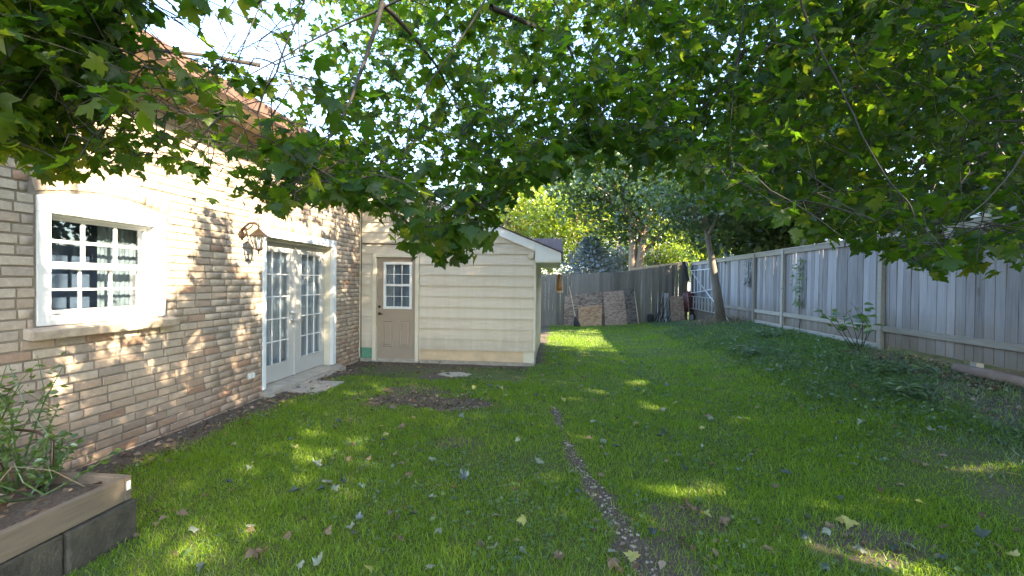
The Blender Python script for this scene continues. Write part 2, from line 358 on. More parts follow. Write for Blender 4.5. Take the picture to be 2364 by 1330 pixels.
FL['pale'] = mat_leaf('fallen_leaf_pale', [(0, (.17, .21, .14)), (1, (.34, .36, .28))], [(0, (.2, .28, .1)), (1, (.3, .35, .15))], .2, .04)
FL['teal'] = mat_leaf('fallen_leaf_dark', [(0, (.03, .045, .035)), (1, (.075, .10, .075))], [(0, (.05, .1, .03)), (1, (.1, .15, .05))], .2, .08)
FL['brown'] = mat_leaf('fallen_leaf_brown', [(0, (.14, .095, .055)), (1, (.27, .195, .115))], [(0, (.2, .12, .05)), (1, (.35, .2, .1))], .2, .04)
FL['yellow'] = mat_leaf('fallen_leaf_yellow', [(0, (.33, .34, .09)), (1, (.5, .46, .16))], [(0, (.4, .4, .05)), (1, (.5, .45, .08))], .3, .04)
def make_ground():
    m, nt, b = new_mat('ground'); geo = N(nt, 'NewGeometry'); P = geo.outputs['Position']
    a = N(nt, 'Attribute'); a.attribute_name = 'v'
    n1 = noise(nt, P, 3, 5); n2 = noise(nt, P, 45, 5, .7)
    soil = ramp(nt, n2, [(.25, (.045, .033, .024)), (.5, (.10, .077, .057)), (.72, (.17, .138, .105)), (.9, (.26, .22, .17))])
    thatch = ramp(nt, n2, [(.25, (.045, .07, .014)), (.6, (.09, .12, .025)), (.85, (.15, .14, .055))])
    f = mth(nt, 'ADD', a.outputs['Fac'], mth(nt, 'MULTIPLY', mth(nt, 'SUBTRACT', n2, .5), .8))
    mr = N(nt, 'MapRange'); nt.links.new(f, mr.inputs[0]); mr.inputs[1].default_value = .35; mr.inputs[2].default_value = .65
    nt.links.new(mixc(nt, mr.outputs[0], thatch, soil), b.inputs['Base Color'])
    b.inputs['Roughness'].default_value = .95; bump(nt, b, n2, .8, .02); M['ground'] = m
make_ground()

# ------------------------------------------------------------------ ground sheet
def ground():
    xs = np.concatenate([[-600, -150, -50, -20, -10], np.arange(-6, 8.01, .09), [10, 20, 50, 150, 600]])
    ys = np.concatenate([[-400, -100, -30, -8, -2], np.arange(0, 9, .07), np.arange(9, 20, .16), [22, 26, 32, 50, 120, 300, 900]])
    X, Y = np.meshgrid(xs, ys); Z = gz(X, Y); v = soilm(X, Y)
    V = np.stack([X, Y, Z], -1).reshape(-1, 3); nx, ny = len(xs), len(ys)
    i = np.arange(nx*ny).reshape(ny, nx)
    Q = np.stack([i[:-1, :-1], i[:-1, 1:], i[1:, 1:], i[1:, :-1]], -1).reshape(-1, 4)
    o = link('ground', mesh_np('ground', V, Q, v.ravel(), True), M['ground']); tag(o, kind='structure')
ground()

# ------------------------------------------------------------------ brick house
WX = -3.95                      # outer face of the brick wall
YS = 8.456                      # face of the shed front
def house():
    h = thing('brick_house', 'buff brick house with arched window and white french doors', 'house', (-6.5, 4, 0))
    y0, y1, zt = -3.0, YS+5, 3.47
    ops = [(2.95, 4.065, 1.21, 2.30), (5.53, 7.50, .05, 2.30)]    # window, french doors
    # mortar wall with its openings
    m = MB(); ysp = [y0, 2.95, 4.065, 5.53, 7.50, y1]
    def col(a, b, z0, z1): m.box(WX-.2, WX-.003, a, b, z0, z1)
    col(y0, 2.95, -.3, zt); col(4.065, 5.53, -.3, zt); col(7.5, y1, -.3, zt)
    col(2.95, 4.065, -.3, 1.21); col(2.95, 4.065, 2.215, zt); col(5.53, 7.5, -.3, .02); col(5.53, 7.5, 2.30, zt)
    wall = m.build('wall', M['mortar'], h)
    # bricks
    CH, MT = .079, .0135
    bricks = []           # (y, z, length, height, angle)
    rr = random.Random(3)
    def arch(y): t = (y-3.5)/.56; return 2.215+.085*(1-t*t) if abs(t) < 1 else -9
    k = 0; z = -.06
    while z+CH < zt+.03:
        y = -.7+(0 if k % 2 else .113)+rr.uniform(-.02, .02)
        while y < YS-.02:
            L = .215+rr.uniform(-.008, .008)
            if rr.random() < .07: L = .1
            e = min(y+L, YS-.012)
            segs = [(y, e)]
            for (a, b, c, d) in ops:
                top = d+(.205 if a > 5 else .0)
                if a > 5: lo, hi, zz0, zz1 = a-.0, b+.0, c-.03, d+.2
                else: lo, hi, zz0, zz1 = a-.012, b+.012, c-.10, 2.33
                if a < 5 and z < 1.2: lo, hi = 2.88, 4.14
                if a < 5 and z > 2.2: lo, hi = a-.05, b+.05
                if a < 5 and z+CH > 2.46: continue
                if a < 5 and z > 2.2: zz1 = 2.43
                if z+CH*.6 < zz0 or z+CH*.4 > zz1: continue
                ns = []
                for (s0, s1) in segs:
                    if s1 <= lo or s0 >= hi: ns.append((s0, s1)); continue
                    if s0 < lo-.03: ns.append((s0, lo-.006))
                    if s1 > hi+.03: ns.append((hi+.006, s1))
                segs = ns
            for s0, s1 in segs:
                if s1-s0 > .025: bricks.append(((s0+s1)/2, z+(CH-MT)/2, s1-s0, CH-MT, 0))
            y += L+MT
        z += CH; k += 1
    n = 25                                     # soldier course over the doors
    for i in range(n): bricks.append((5.53+(i+.5)*1.97/n, 2.30+.105, .19, 1.97/n-.011, math.pi/2))
    n = 15                                     # radial arch over the window
    for i in range(n):
        t = (i+.5)/n*2-1; y = 3.5075+t*.585; bricks.append((y, 2.22+.085*(1-t*t)+.099, .15, .066, math.pi/2-t*.26))
    # shared brick shapes: bevelled face, rough arrises
    vars_ = []
    for q in range(8):
        r2 = random.Random(50+q); V = []
        for ring, (sy, sz, x) in enumerate([(.5, .5, -.02), (.5, .5, .001), (.485, .45, .005)]):
            for (a, b) in ((-1, -1), (1, -1), (1, 1), (-1, 1)):
                V.append((x+r2.uniform(-.0015, .0015), a*sy+r2.uniform(-.012, .004)*a*(ring > 0), b*sz+r2.uniform(-.05, .01)*b*(ring > 0)))
        Fc = [(8, 9, 10, 11)]
        for g in (0, 1): Fc += [(g*4+i, g*4+(i+1) % 4, g*4+4+(i+1) % 4, g*4+4+i) for i in range(4)]
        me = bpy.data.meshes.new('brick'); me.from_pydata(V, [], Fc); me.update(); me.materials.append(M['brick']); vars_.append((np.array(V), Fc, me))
    C = np.array([[WX, b[0], b[1]] for b in bricks]); px, py, d = project(C)
    size = np.array([b[2]*b[3] for b in bricks])/np.maximum(d, .3)**2
    vis = (px > -20) & (py > 120) & (py < 1200) & (d > .3)
    vis &= ~((C[:, 1] < 2.7) & (C[:, 2] < .35))
    order = np.argsort(-np.where(vis, size, size*1e-3)); top = set(order[:300].tolist())
    VV, FF, vv = [], [], []; base = 0
    for i, (y, z, L, hh, an) in enumerate(bricks):
        q = rr.randrange(8); dx = rr.uniform(-.003, .003); tilt = rr.uniform(-.008, .008)
        if i in top:
            o = bpy.data.objects.new('brick', vars_[q][2]); COL.objects.link(o)
            o.location = (WX+dx, y, z); o.scale = (1, L, hh); o.rotation_euler = (an+tilt, 0, 0); setp(o, wall)
        else:
            P = vars_[q][0]*np.array([1, L, hh]); c, s = math.cos(an+tilt), math.sin(an+tilt)
            P = np.stack([P[:, 0]+WX+dx, P[:, 1]*c-P[:, 2]*s+y, P[:, 1]*s+P[:, 2]*c+z], -1)
            VV.append(P); FF += [tuple(base+j for j in f) for f in vars_[q][1]]; vv += [rr.random()]*len(P); base += len(P)
    me = mesh_np('brickwork', np.concatenate(VV), np.array(FF), np.array(vv))
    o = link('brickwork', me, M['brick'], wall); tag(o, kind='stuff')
    # eaves: frieze, soffit, gutter, roof
    MB().box(WX-.02, WX+.03, y0, YS-.03, 3.38, 3.47).build('frieze_board', M['soffit'], h)
    MB().box(WX-.2, WX+.50, y0, YS-.03, 3.475, 3.50).build('soffit', M['soffit'], h)
    MB().prism([(WX+.50, y0, 3.46), (WX+.59, y0, 3.47), (WX+.62, y0, 3.59), (WX+.605, y0, 3.59), (WX+.58, y0, 3.485), (WX+.515, y0, 3.475), (WX+.515, y0, 3.60), (WX+.5, y0, 3.60)], (0, YS-.03-y0, 0)).build('gutter', M['gutter'], h)
    MB().prism([(WX+.56, y0, 3.60), (WX+.56, y0, 3.63), (-9, y0, 5.5), (-9, y0, 5.45)], (0, y1-y0, 0)).build('roof', M['shingle'], h)
    MB().box(-9.0, -8.8, y0, y1, -.3, 5.4).build('rear_wall', M['mortar'], h)
    MB().box(-8.8, WX-.2, y0, y0+.2, -.3, 3.5).build('end_wall', M['mortar'], h)
    MB().box(-8.8, WX-.2, y1-.2, y1, -.3, 3.5).build('end_wall', M['mortar'], h)
    MB().box(-8.8, WX-.21, y0+.2, y1-.2, -.05, .0).build('room_floor', M['room'], h)
    MB().box(-8.8, WX-.21, y0+.2, y1-.2, 2.9, 2.95).build('room_ceiling', M['room'], h)
    # ---- window
    Yn, Yf = 2.955, 4.06
    m = MB()                                       # white casing with arched head, proud of the brick
    def archp(y, o=0): t = (y-3.5075)/.5525; return 2.222+.078*(1-min(1, t*t))+o
    ys = np.linspace(Yn, Yf, 15)
    headp = [(WX+.004, Yn, 2.10), (WX+.004, Yf, 2.10)]+[(WX+.004, y, archp(y)) for y in ys[::-1]]
    m.prism(headp, (-.05, 0, 0)); m.box(WX-.046, WX+.004, Yn, Yn+.095, 1.215, 2.098); m.box(WX-.046, WX+.004, Yf-.11, Yf, 1.215, 2.098)
    win = m.build('window', M['white'], h, bevel=.003)
    a, b = Yn+.095, Yf-.11                         # inner frame 3.05 .. 3.95
    m = MB(); m.box(WX-.19, WX-.047, a-.02, a+.0, 1.215, 2.10); m.box(WX-.19, WX-.047, b, b+.02, 1.215, 2.10); m.box(WX-.19, WX-.047, a, b, 2.085, 2.12)
    m.build('frame', M['white'], win)
    MB().prism([(WX-.02, a, 1.215), (WX-.02, a, 1.245), (WX-.12, a, 1.285), (WX-.19, a, 1.285), (WX-.19, a, 1.215)], (0, b-a, 0)).build('inner_sill', M['white'], win)
    def sash(x, z0, z1, bot, top, st, mu):
        m = MB(); m.box(x-.03, x, a+.004, a+st, z0, z1); m.box(x-.03, x, b-st, b-.004, z0, z1)
        m.box(x-.031, x+.001, a+st, b-st, z0, z0+bot); m.box(x-.031, x+.001, a+st, b-st, z1-top, z1)
        m.build('sash', M['white'], win, bevel=.003)
        ga, gb, gc, gd = a+st, b-st, z0+bot, z1-top
        for i in (1, 2): y = ga+(gb-ga)*i/3; MB().box(x-.022, x-.006, y-mu, y+mu, gc, gd).build('muntin', M['white'], win)
        zc = (gc+gd)/2; MB().box(x-.0235, x-.0075, ga, gb, zc-mu, zc+mu).build('muntin', M['white'], win)
        for i in range(3):
            for zz in ((gc, zc-mu), (zc+mu, gd)):
                p0 = ga+(gb-ga)*i/3+(mu if i else 0); p1 = ga+(gb-ga)*(i+1)/3-(mu if i < 2 else 0)
                MB().box(x-.017, x-.0135, p0, p1, zz[0], zz[1]).build('pane', M['glass'], win)
    sash(WX-.085, 1.665, 2.085, .055, .03, .035, .013)
    sash(WX-.125, 1.29, 1.69, .035, .03, .06, .010)
    m = MB(); nf = 60; V = []
    for zz in (1.2, 2.2):
        for i in range(nf+1): yy = 3.62+i*.40/nf; V.append((WX-.26+.006*math.sin(i*.9)+.003*math.sin(i*.37), yy, zz))
    m.add(V, [(i, i+1, nf+2+i, nf+1+i) for i in range(nf)])
    m.build('curtain', M['curtain'], win, smooth=True)
    MB().box(WX-.50, WX-.49, 2.75, 4.25, 1.1, 2.3).build('blind', M['roomblind'], win)  # added sheet, no real blind; slate tone stands for sky reflected in panes
    m = MB(); m.prism([(WX-.02, 2.87, 1.122), (WX+.075, 2.87, 1.112), (WX+.085, 2.87, 1.185), (WX+.0, 2.87, 1.206), (WX-.03, 2.87, 1.206)], (0, 1.28, 0))
    m.build('sill', M['sill'], win, bevel=.008)
    # ---- french doors
    dz, DX = .10, WX-.155
    m = MB(); m.box(WX-.05, WX+.012, 5.53, 7.50, 2.205, 2.298); m.box(WX-.05, WX+.012, 7.415, 7.50, .09, 2.204); m.box(WX-.05, WX+.012, 5.53, 5.60, .09, 2.204)
    fd = m.build('french_door', M['bluetrim'], h, bevel=.003)
    m = MB(); m.box(WX-.045, WX+.018, 5.60, 7.415, 2.178, 2.203); m.box(WX-.045, WX+.018, 7.392, 7.413, .09, 2.176)
    m.build('stop_strip', M['white'], fd)
    m = MB(); m.box(DX-.06, WX-.052, 7.40, 7.44, .05, 2.2); m.box(DX-.06, WX-.052, 5.57, 5.60, .05, 2.2); m.box(DX-.06, WX-.052, 5.60, 7.40, 2.14, 2.2)
    m.build('jamb', M['cream'], fd)
    for (la, lb, hs) in ((5.605, 6.492, 1), (6.508, 7.395, 0)):
        ga, gb, gc, gd = la+.165, lb-.145, .355, 2.0
        m = MB(); m.box(DX-.045, DX, la, ga, dz, 2.135); m.box(DX-.045, DX, gb, lb, dz, 2.135); m.box(DX-.045, DX, ga, gb, dz, gc); m.box(DX-.045, DX, ga, gb, gd, 2.135)
        lf = m.build('door_leaf', M['doorwhite'], fd)
        m = MB(); e = .022; m.box(DX-.0, DX+.012, ga-e, ga, gc-e, gd+e); m.box(DX-.0, DX+.012, gb, gb+e, gc-e, gd+e); m.box(DX, DX+.0115, ga, gb, gc-e, gc); m.box(DX, DX+.0115, ga, gb, gd, gd+e)
        m.build('glazing_bead', M['doorwhite'], fd, bevel=.003)
        for i in (1, 2): y = ga+(gb-ga)*i/3; MB().box(DX-.012, DX+.004, y-.007, y+.007, gc, gd).build('muntin', M['white'], fd)
        for j in (1, 2, 3, 4): z = gc+(gd-gc)*j/5; MB().box(DX-.0135, DX+.0055, ga, gb, z-.007, z+.007).build('muntin', M['white'], fd)
        for i in range(3):
            for j in range(5):
                MB().box(DX-.022, DX-.019, ga+(gb-ga)*i/3+.001, ga+(gb-ga)*(i+1)/3-.001, gc+(gd-gc)*j/5+.001, gc+(gd-gc)*(j+1)/5-.001).build('pane', M['glass'], fd)
        nf = 44; V = []
        for zz in (.2, 2.1):
            for i in range(nf+1): V.append((DX-.10+.016*math.sin(i*1.25+la)+.01*math.sin(i*.41), la+(lb-la)*i/nf, zz))
        MB().add(V, [(i, i+1, nf+2+i, nf+1+i) for i in range(nf)]).build('curtain', M['sheer'], fd, smooth=True)
    MB().box(DX-.002, DX+.022, 6.482, 6.512, dz, 2.13).build('astragal', M['doorwhite'], fd)
    for z, r in ((.965, .03), (1.085, .026)):
        m = MB(); m.tube([(DX+.0, 6.43, z), (DX+.012, 6.43, z), (DX+.013, 6.43, z), (DX+.04, 6.43, z), (DX+.045, 6.43, z), (DX+.06, 6.43, z), (DX+.072, 6.43, z)], [r, r, .011, .011, r*.8, r*.95, r*.55] if r > .028 else [r, r, r*.9, r*.85, r*.4, r*.35, .004], 12)
        m.build('knob' if r > .028 else 'deadbolt', M['steel'], fd, smooth=True)
    m = MB(); m.prism([(DX-.06, 5.50, .02), (WX+.10, 5.50, .0), (WX+.10, 5.50, .055), (DX-.06, 5.50, .092)], (0, 2.08, 0)); m.build('threshold', M['slab'], fd, bevel=.008)
    m = MB()
    for i in range(12):                                # rough cement bedding under the door sill
        y = 5.5+i*.178; m.prism([(WX-.02, y, -.1), (WX+.13+rr.uniform(-.03, .05), y, -.1), (WX+.13+rr.uniform(-.03, .04), y, .01+rr.uniform(-.02, .02)), (WX-.02, y, .03)], (0, .17, 0))
    m.build('cement_bedding', M['concrete'], fd, bevel=.01)
    return h
house()

# ------------------------------------------------------------------ siding shed
def shed():
    s = thing('siding_shed', 'cream clapboard lean-to shed with taupe door against brick house', 'shed', (-2, 9.5, 0))
    XR = -.41
    top = lambda x: 2.205-.413*(x-XR)             # underside of the rake board
    MB().prism([(WX, YS+.02, .03), (-3.60, YS+.02, .03), (-3.60, YS+.02, 2.07), (-2.785, YS+.02, 2.07), (-2.785, YS+.02, .03), (XR-.01, YS+.02, .03), (XR-.01, YS+.02, top(XR)), (WX, YS+.02, top(WX))], (0, .10, 0)).build('sheathing', M['cream'], s)
    MB().box(XR-.10, XR, YS+.13, 11.6, .03, 2.0).build('side_wall', M['siding'], s)
    MB().box(WX, XR-.1, 11.5, 11.6, 0, 2.6).build('rear_wall', M['siding'], s)
    MB().box(-3.60, -2.4, 10.2, 10.25, 0, 2.5).build('room_wall', M['room'], s)
    MB().box(WX+.02, XR+.005, YS+.0, YS+.5, -.3, .03).build('foundation', M['concrete'], s, bevel=.01)
    z0, ex = .035, .2105
    for k in range(18):
        za = z0+ex*k; zb = za+ex+.012
        spans = [(WX+.03, -3.675), (-2.712, XR-.035)] if za < 1.95 else ([(WX+.03, XR-.035)] if za > 2.0 else [(WX+.03, -3.675), (-2.712, XR-.035)])
        for (a, b) in spans:
            mat = M['siding']
            if k == 0: mat = M['green_board'] if a < -3.5 else M['tanboard']
            if k == 0 and a > -3: b = -.626
            if za > 1.95 and za < 2.14 and a > -3.7 and b < 0: pass
            if top(a) < za: continue
            wv_ = random.uniform(-.004, .004)
            def prof(x, zc):                       # bevelled clapboard: thick at its lower edge
                t = min(1, (zc-za)/(ex+.012)); return YS+.017-.024*(1-t)+wv_*(1 if x < -2 else -.6)
            if top(b) >= zb:
                poly = [(a, prof(a, za), za), (b, prof(b, za), za), (b, prof(b, zb), zb), (a, prof(a, zb), zb)]
            else:
                xb = XR-(za-2.205)/.413; xt = XR-(zb-2.205)/.413
                poly = [(a, prof(a, za), za), (min(b, xb), prof(b, za), za)]
                if b < xb: poly.append((b, prof(b, top(b)), top(b)))
                if xt > a: poly += [(xt, prof(a, zb), zb), (a, prof(a, zb), zb)]
                else: poly.append((a, prof(a, top(a)), top(a)))
            MB().prism(poly, (0, .008, 0)).build('siding_board', mat, s)
    MB().box(-3.70, -2.69, YS-.012, YS+.018, 2.135, z0+ex*10+.004).build('siding_board', M['siding'], s)
    MB().box(XR-.036, XR+.006, YS-.018, YS+.05, .26, 2.0).build('corner_trim', M['cream'], s, bevel=.003)
    MB().box(XR-.0, XR+.012, YS+.052, YS+.10, .26, 1.97).build('corner_trim', M['white'], s)
    MB().box(WX+.004, WX+.028, YS-.018, YS+.01, .04, 3.6).build('corner_trim', M['cream'], s)
    # rake, eave and roof
    xe = .075
    rk = lambda x, o=0: 2.365-.413*(x-XR)+o
    MB().prism([(WX, YS-.055, rk(WX)), (WX, YS-.055, rk(WX)-.165), (XR-.01, YS-.055, 2.198), (XR-.01, YS-.055, 1.992), (xe, YS-.055, 1.992), (xe, YS-.055, rk(xe))], (0, .032, 0)).build('rake_board', M['white'], s)
    MB().box(XR-.01, xe-.004, YS-.022, 11.7, 1.972, 1.99).build('soffit', M['white'], s)
    MB().box(xe-.02, xe+.004, YS-.021, 11.7, 1.97, rk(xe)-.01).build('fascia', M['white'], s)
    MB().prism([(WX, YS-.08, rk(WX)+.012), (xe+.03, YS-.08, rk(xe+.03)+.012), (xe+.03, YS-.08, rk(xe+.03)+.03), (WX, YS-.08, rk(WX)+.03)], (0, 3.2, 0)).build('roof', M['brown_metal'], s)
    m = MB(); ya, yb, za, zb = 9.25, 11.2, 2.06, 2.69
    m.prism([(-3, ya, za), (.13, ya, za), (.13, yb, zb), (-3, yb, zb)], (0, 0, .025))
    rr_ = m.build('rear_roof', M['brown_metal'], s)
    for i in range(13):
        x = .115-i*.1; MB().prism([(x, ya, za+.026), (x-.018, ya, za+.026), (x-.018, yb, zb+.026), (x, yb, zb+.026)], (0, 0, .03)).build('rib', M['brown_metal'], rr_)
    # door
    m = MB(); m.box(-3.668, -3.592, YS-.035, YS+.055, .0, 2.135); m.box(-2.79, -2.715, YS-.035, YS+.055, .0, 2.135); m.box(-3.592, -2.79, YS-.035, YS+.055, 2.062, 2.1345)
    fr = m.build('door_frame', M['cream'], s, bevel=.004)
    MB().box(-3.70, -2.69, YS-.05, YS+.05, -.03, .0).build('door_step', M['slab'], s, bevel=.005)
    Y = YS+.02; a, b = -3.588, -2.794; wx0, wx1, wz0, wz1 = -3.455, -2.865, 1.03, 1.97
    m = MB(); m.box(a, wx0, Y, Y+.04, .012, 2.058); m.box(wx1, b, Y, Y+.04, .012, 2.058); m.box(wx0, wx1, Y, Y+.04, .012, wz0); m.box(wx0, wx1, Y, Y+.04, wz1, 2.058)
    dr = m.build('door', M['taupe'], s)
    for (p, q) in ((-3.475, -3.255), (-3.12, -2.90)):
        m = MB(); o_ = [(p, .27), (q, .27), (q, .80), (p, .80)]; i_ = [(p+.03, .30), (q-.03, .30), (q-.03, .77), (p+.03, .77)]
        V = [(x, Y-.001, z) for x, z in o_]+[(x+(.012 if x < (p+q)/2 else -.012), Y-.012, z+(.012 if z < .5 else -.012)) for x, z in o_]+[(x, Y-.004, z) for x, z in i_]+[(x+(.02 if x < (p+q)/2 else -.02), Y-.012, z+(.02 if z < .5 else -.02)) for x, z in i_]
        Fc = [(12, 13, 14, 15)]
        for g in range(3): Fc += [(g*4+i, g*4+(i+1) % 4, g*4+4+(i+1) % 4, g*4+4+i) for i in range(4)]
        m.add(V, Fc).build('panel', M['taupe'], dr)
    m = MB(); e = .05
    m.box(wx0, wx0+e, Y-.02, Y+.035, wz0, wz1); m.box(wx1-e, wx1, Y-.02, Y+.035, wz0, wz1); m.box(wx0+e, wx1-e, Y-.019, Y+.035, wz0, wz0+e); m.box(wx0+e, wx1-e, Y-.019, Y+.035, wz1-e, wz1); m.box(wx0+e, wx1-e, Y-.018, Y+.035, 1.485, 1.53)
    m.build('window_frame', M['white'], dr, bevel=.003)
    for (c, d) in ((wz0+e, 1.485), (1.53, wz1-e)):
        ga, gb = wx0+e, wx1-e
        for i in (1, 2): x = ga+(gb-ga)*i/3; MB().box(x-.006, x+.006, Y+.0, Y+.012, c, d).build('muntin', M['white'], dr)
        zc = (c+d)/2; MB().box(ga, gb, Y+.001, Y+.0135, zc-.006, zc+.006).build('muntin', M['white'], dr)
        for i in range(3):
            for (g0, g1) in ((c, zc), (zc, d)): MB().box(ga+(gb-ga)*i/3, ga+(gb-ga)*(i+1)/3, Y+.015, Y+.018, g0+.001, g1-.001).build('pane', M['glass'], dr)
    m = MB(); z = wz0
    while z < wz1: m.prism([(wx0+.02, Y+.06, z), (wx1-.02, Y+.06, z), (wx1-.02, Y+.078, z+.014), (wx0+.02, Y+.078, z+.014)], (0, 0, .0015)); z += .021
    m.build('blind', M['sheer'], dr)
    m = MB(); m.tube([(-3.535, Y, .93), (-3.535, Y-.012, .93), (-3.535, Y-.014, .93), (-3.535, Y-.045, .93)], [.03, .03, .012, .012], 12); m.obox((-3.50, Y-.05, .93), (.11, 0, 0), (0, .014, 0), (0, 0, .018)); m.build('lever_handle', M['bronze'], dr)
    m = MB(); m.tube([(-3.535, Y, 1.07), (-3.535, Y-.02, 1.07), (-3.535, Y-.024, 1.07)], [.027, .027, .018], 12); m.build('deadbolt', M['bronze'], dr)
    # small fittings on the wall
    c = onY(1226, 592, YS); m = MB(); m.tube([(c.x, YS-.01, c.z), (c.x, YS-.04, c.z), (c.x, YS-.055, c.z)], [.062, .062, .05], 20); vent = m.build('round_vent', M['cream'], s)
    m = MB()
    for k in (-.02, 0, .02): m.box(c.x-.035, c.x+.035, YS-.06, YS-.054, c.z+k-.004, c.z+k+.004)
    m.build('louvre', M['cream'], vent)
    MB().tube([(WX+.05, YS-.03, .05), (WX+.045, YS-.03, 1.2), (WX+.05, YS-.03, 2.3), (WX+.045, YS-.03, 3.5)], .008, 6).build('downlead_cable', M['bronze'], s)
    MB().tube([(WX+.05, YS-.034, 2.325), (-3.3, YS-.03, 2.318), (-2.65, YS-.03, 2.322)], .009, 6).build('cable', M['bronze'], s)
    MB().tube([(-3.36, YS-.03, 3.3), (-3.33, YS-.035, 3.05), (-3.26, YS-.03, 2.9), (-3.22, YS-.03, 2.65), (-3.2, YS-.03, 2.35)], .008, 6).build('cable', M['bronze'], s)
shed()

# ------------------------------------------------------------------ wall lantern and outlet
def lantern():
    c = onX(597, 552, WX+.24); c.z += 0
    t = thing('wall_lantern', 'bronze coach lantern with glass panes mounted beside french doors', 'lantern', (c.x, c.y, c.z))
    x, y, z = c
    prof = lambda r, zz, n=6: [(x+r*math.cos(math.pi/6+i*math.pi/3), y+r*math.sin(math.pi/6+i*math.pi/3), z+zz) for i in range(n)]
    def ring(m, rs):
        b = len(m.v); n = 6
        for r, zz in rs: m.v += prof(r, zz)
        for g in range(len(rs)-1): m.f += [(b+g*n+i, b+g*n+(i+1) % n, b+g*n+n+(i+1) % n, b+g*n+n+i) for i in range(n)]
        m.f.append(tuple(range(b, b+n))[::-1]); m.f.append(tuple(range(b+(len(rs)-1)*n, b+len(rs)*n)))
    m = MB(); ring(m, [(.10, .03), (.105, .04), (.06, .085), (.03, .115), (.012, .13), (.012, .15), (.016, .155), (.006, .175), (.004, .20)]); m.build('lantern_roof', M['bronze'], t)
    m = MB(); ring(m, [(.004, -.19), (.012, -.17), (.01, -.15), (.045, -.135), (.05, -.12)]); m.build('lantern_base', M['bronze'], t)
    for i in range(6):
        p, q = prof(.092, .03)[i], prof(.048, -.12)[i]; MB().tube([p, q], .0055, 5).build('rib', M['bronze'], t)
        p2, q2 = prof(.09, .03)[(i+1) % 6], prof(.046, -.12)[(i+1) % 6]; p1, q1 = prof(.09, .03)[i], prof(.046, -.12)[i]
        MB().add([p1, p2, q2, q1], [(0, 1, 2, 3)]).build('pane', M['glass'], t)
    m = MB(); m.lathe([(.012, -.11), (.012, -.05), (.02, -.03), (.022, -.01), (.01, .02)], (x, y, z), 10); m.build('bulb', M['whitemetal'], t, smooth=True)
    m = MB(); m.tube([(WX, y, z+.09), (WX+.05, y, z+.15), (WX+.12, y, z+.20), (WX+.2, y, z+.2), (x, y, z+.165)], [.02, .014, .013, .012, .012], 8)
    m.tube([(WX+.01, y, z+.0), (WX+.06, y, z+.03), (WX+.09, y, z+.09), (WX+.06, y, z+.14)], .009, 7); m.tube([(WX+.05, y, z+.15), (WX+.09, y, z+.12), (WX+.14, y, z+.15), (WX+.17, y, z+.19)], .008, 7); m.build('arm', M['bronze'], t, smooth=True)
    m = MB(); m.tube([(WX-.005, y, z+.06), (WX+.016, y, z+.06), (WX+.022, y, z+.06)], [.05, .05, .03], 14); m.build('backplate', M['bronze'], t)
lantern()
c = onX(578, 868, WX)
t = thing('outdoor_outlet', 'small white double outlet cover low on brick wall', 'outlet', tuple(c))
MB().box(WX-.005, WX+.012, c.y-.06, c.y+.06, c.z-.04, c.z+.04).build('cover_plate', M['cream'], t, bevel=.003)
for d_ in (-.03, .03): MB().box(WX+.0125, WX+.03, c.y+d_-.022, c.y+d_+.022, c.z-.03, c.z+.03).build('flap', M['white'], t, bevel=.004)

# ------------------------------------------------------------------ stone slabs
def slab(pts, label, th=.05, lift=.03):
    m = MB(); P = [Vector((p[0], p[1], gzf(*p)+lift-th)) for p in pts]
    m.prism(P, (0, 0, th)); o = m.build('stepping_slab', M['slab'], bevel=.008); tag(o, label, 'slab'); return o
slab([(-3.80, 5.85), (-3.37, 5.72), (-3.27, 5.95), (-3.25, 6.45), (-3.80, 6.5)], 'square concrete slab on the soil at foot of french doors')
slab([(-2.02, 7.35), (-1.75, 7.2), (-1.5, 7.28), (-1.45, 7.5), (-1.7, 7.66), (-2.0, 7.6)], 'half buried flat stone in lawn in front of shed', lift=.015)

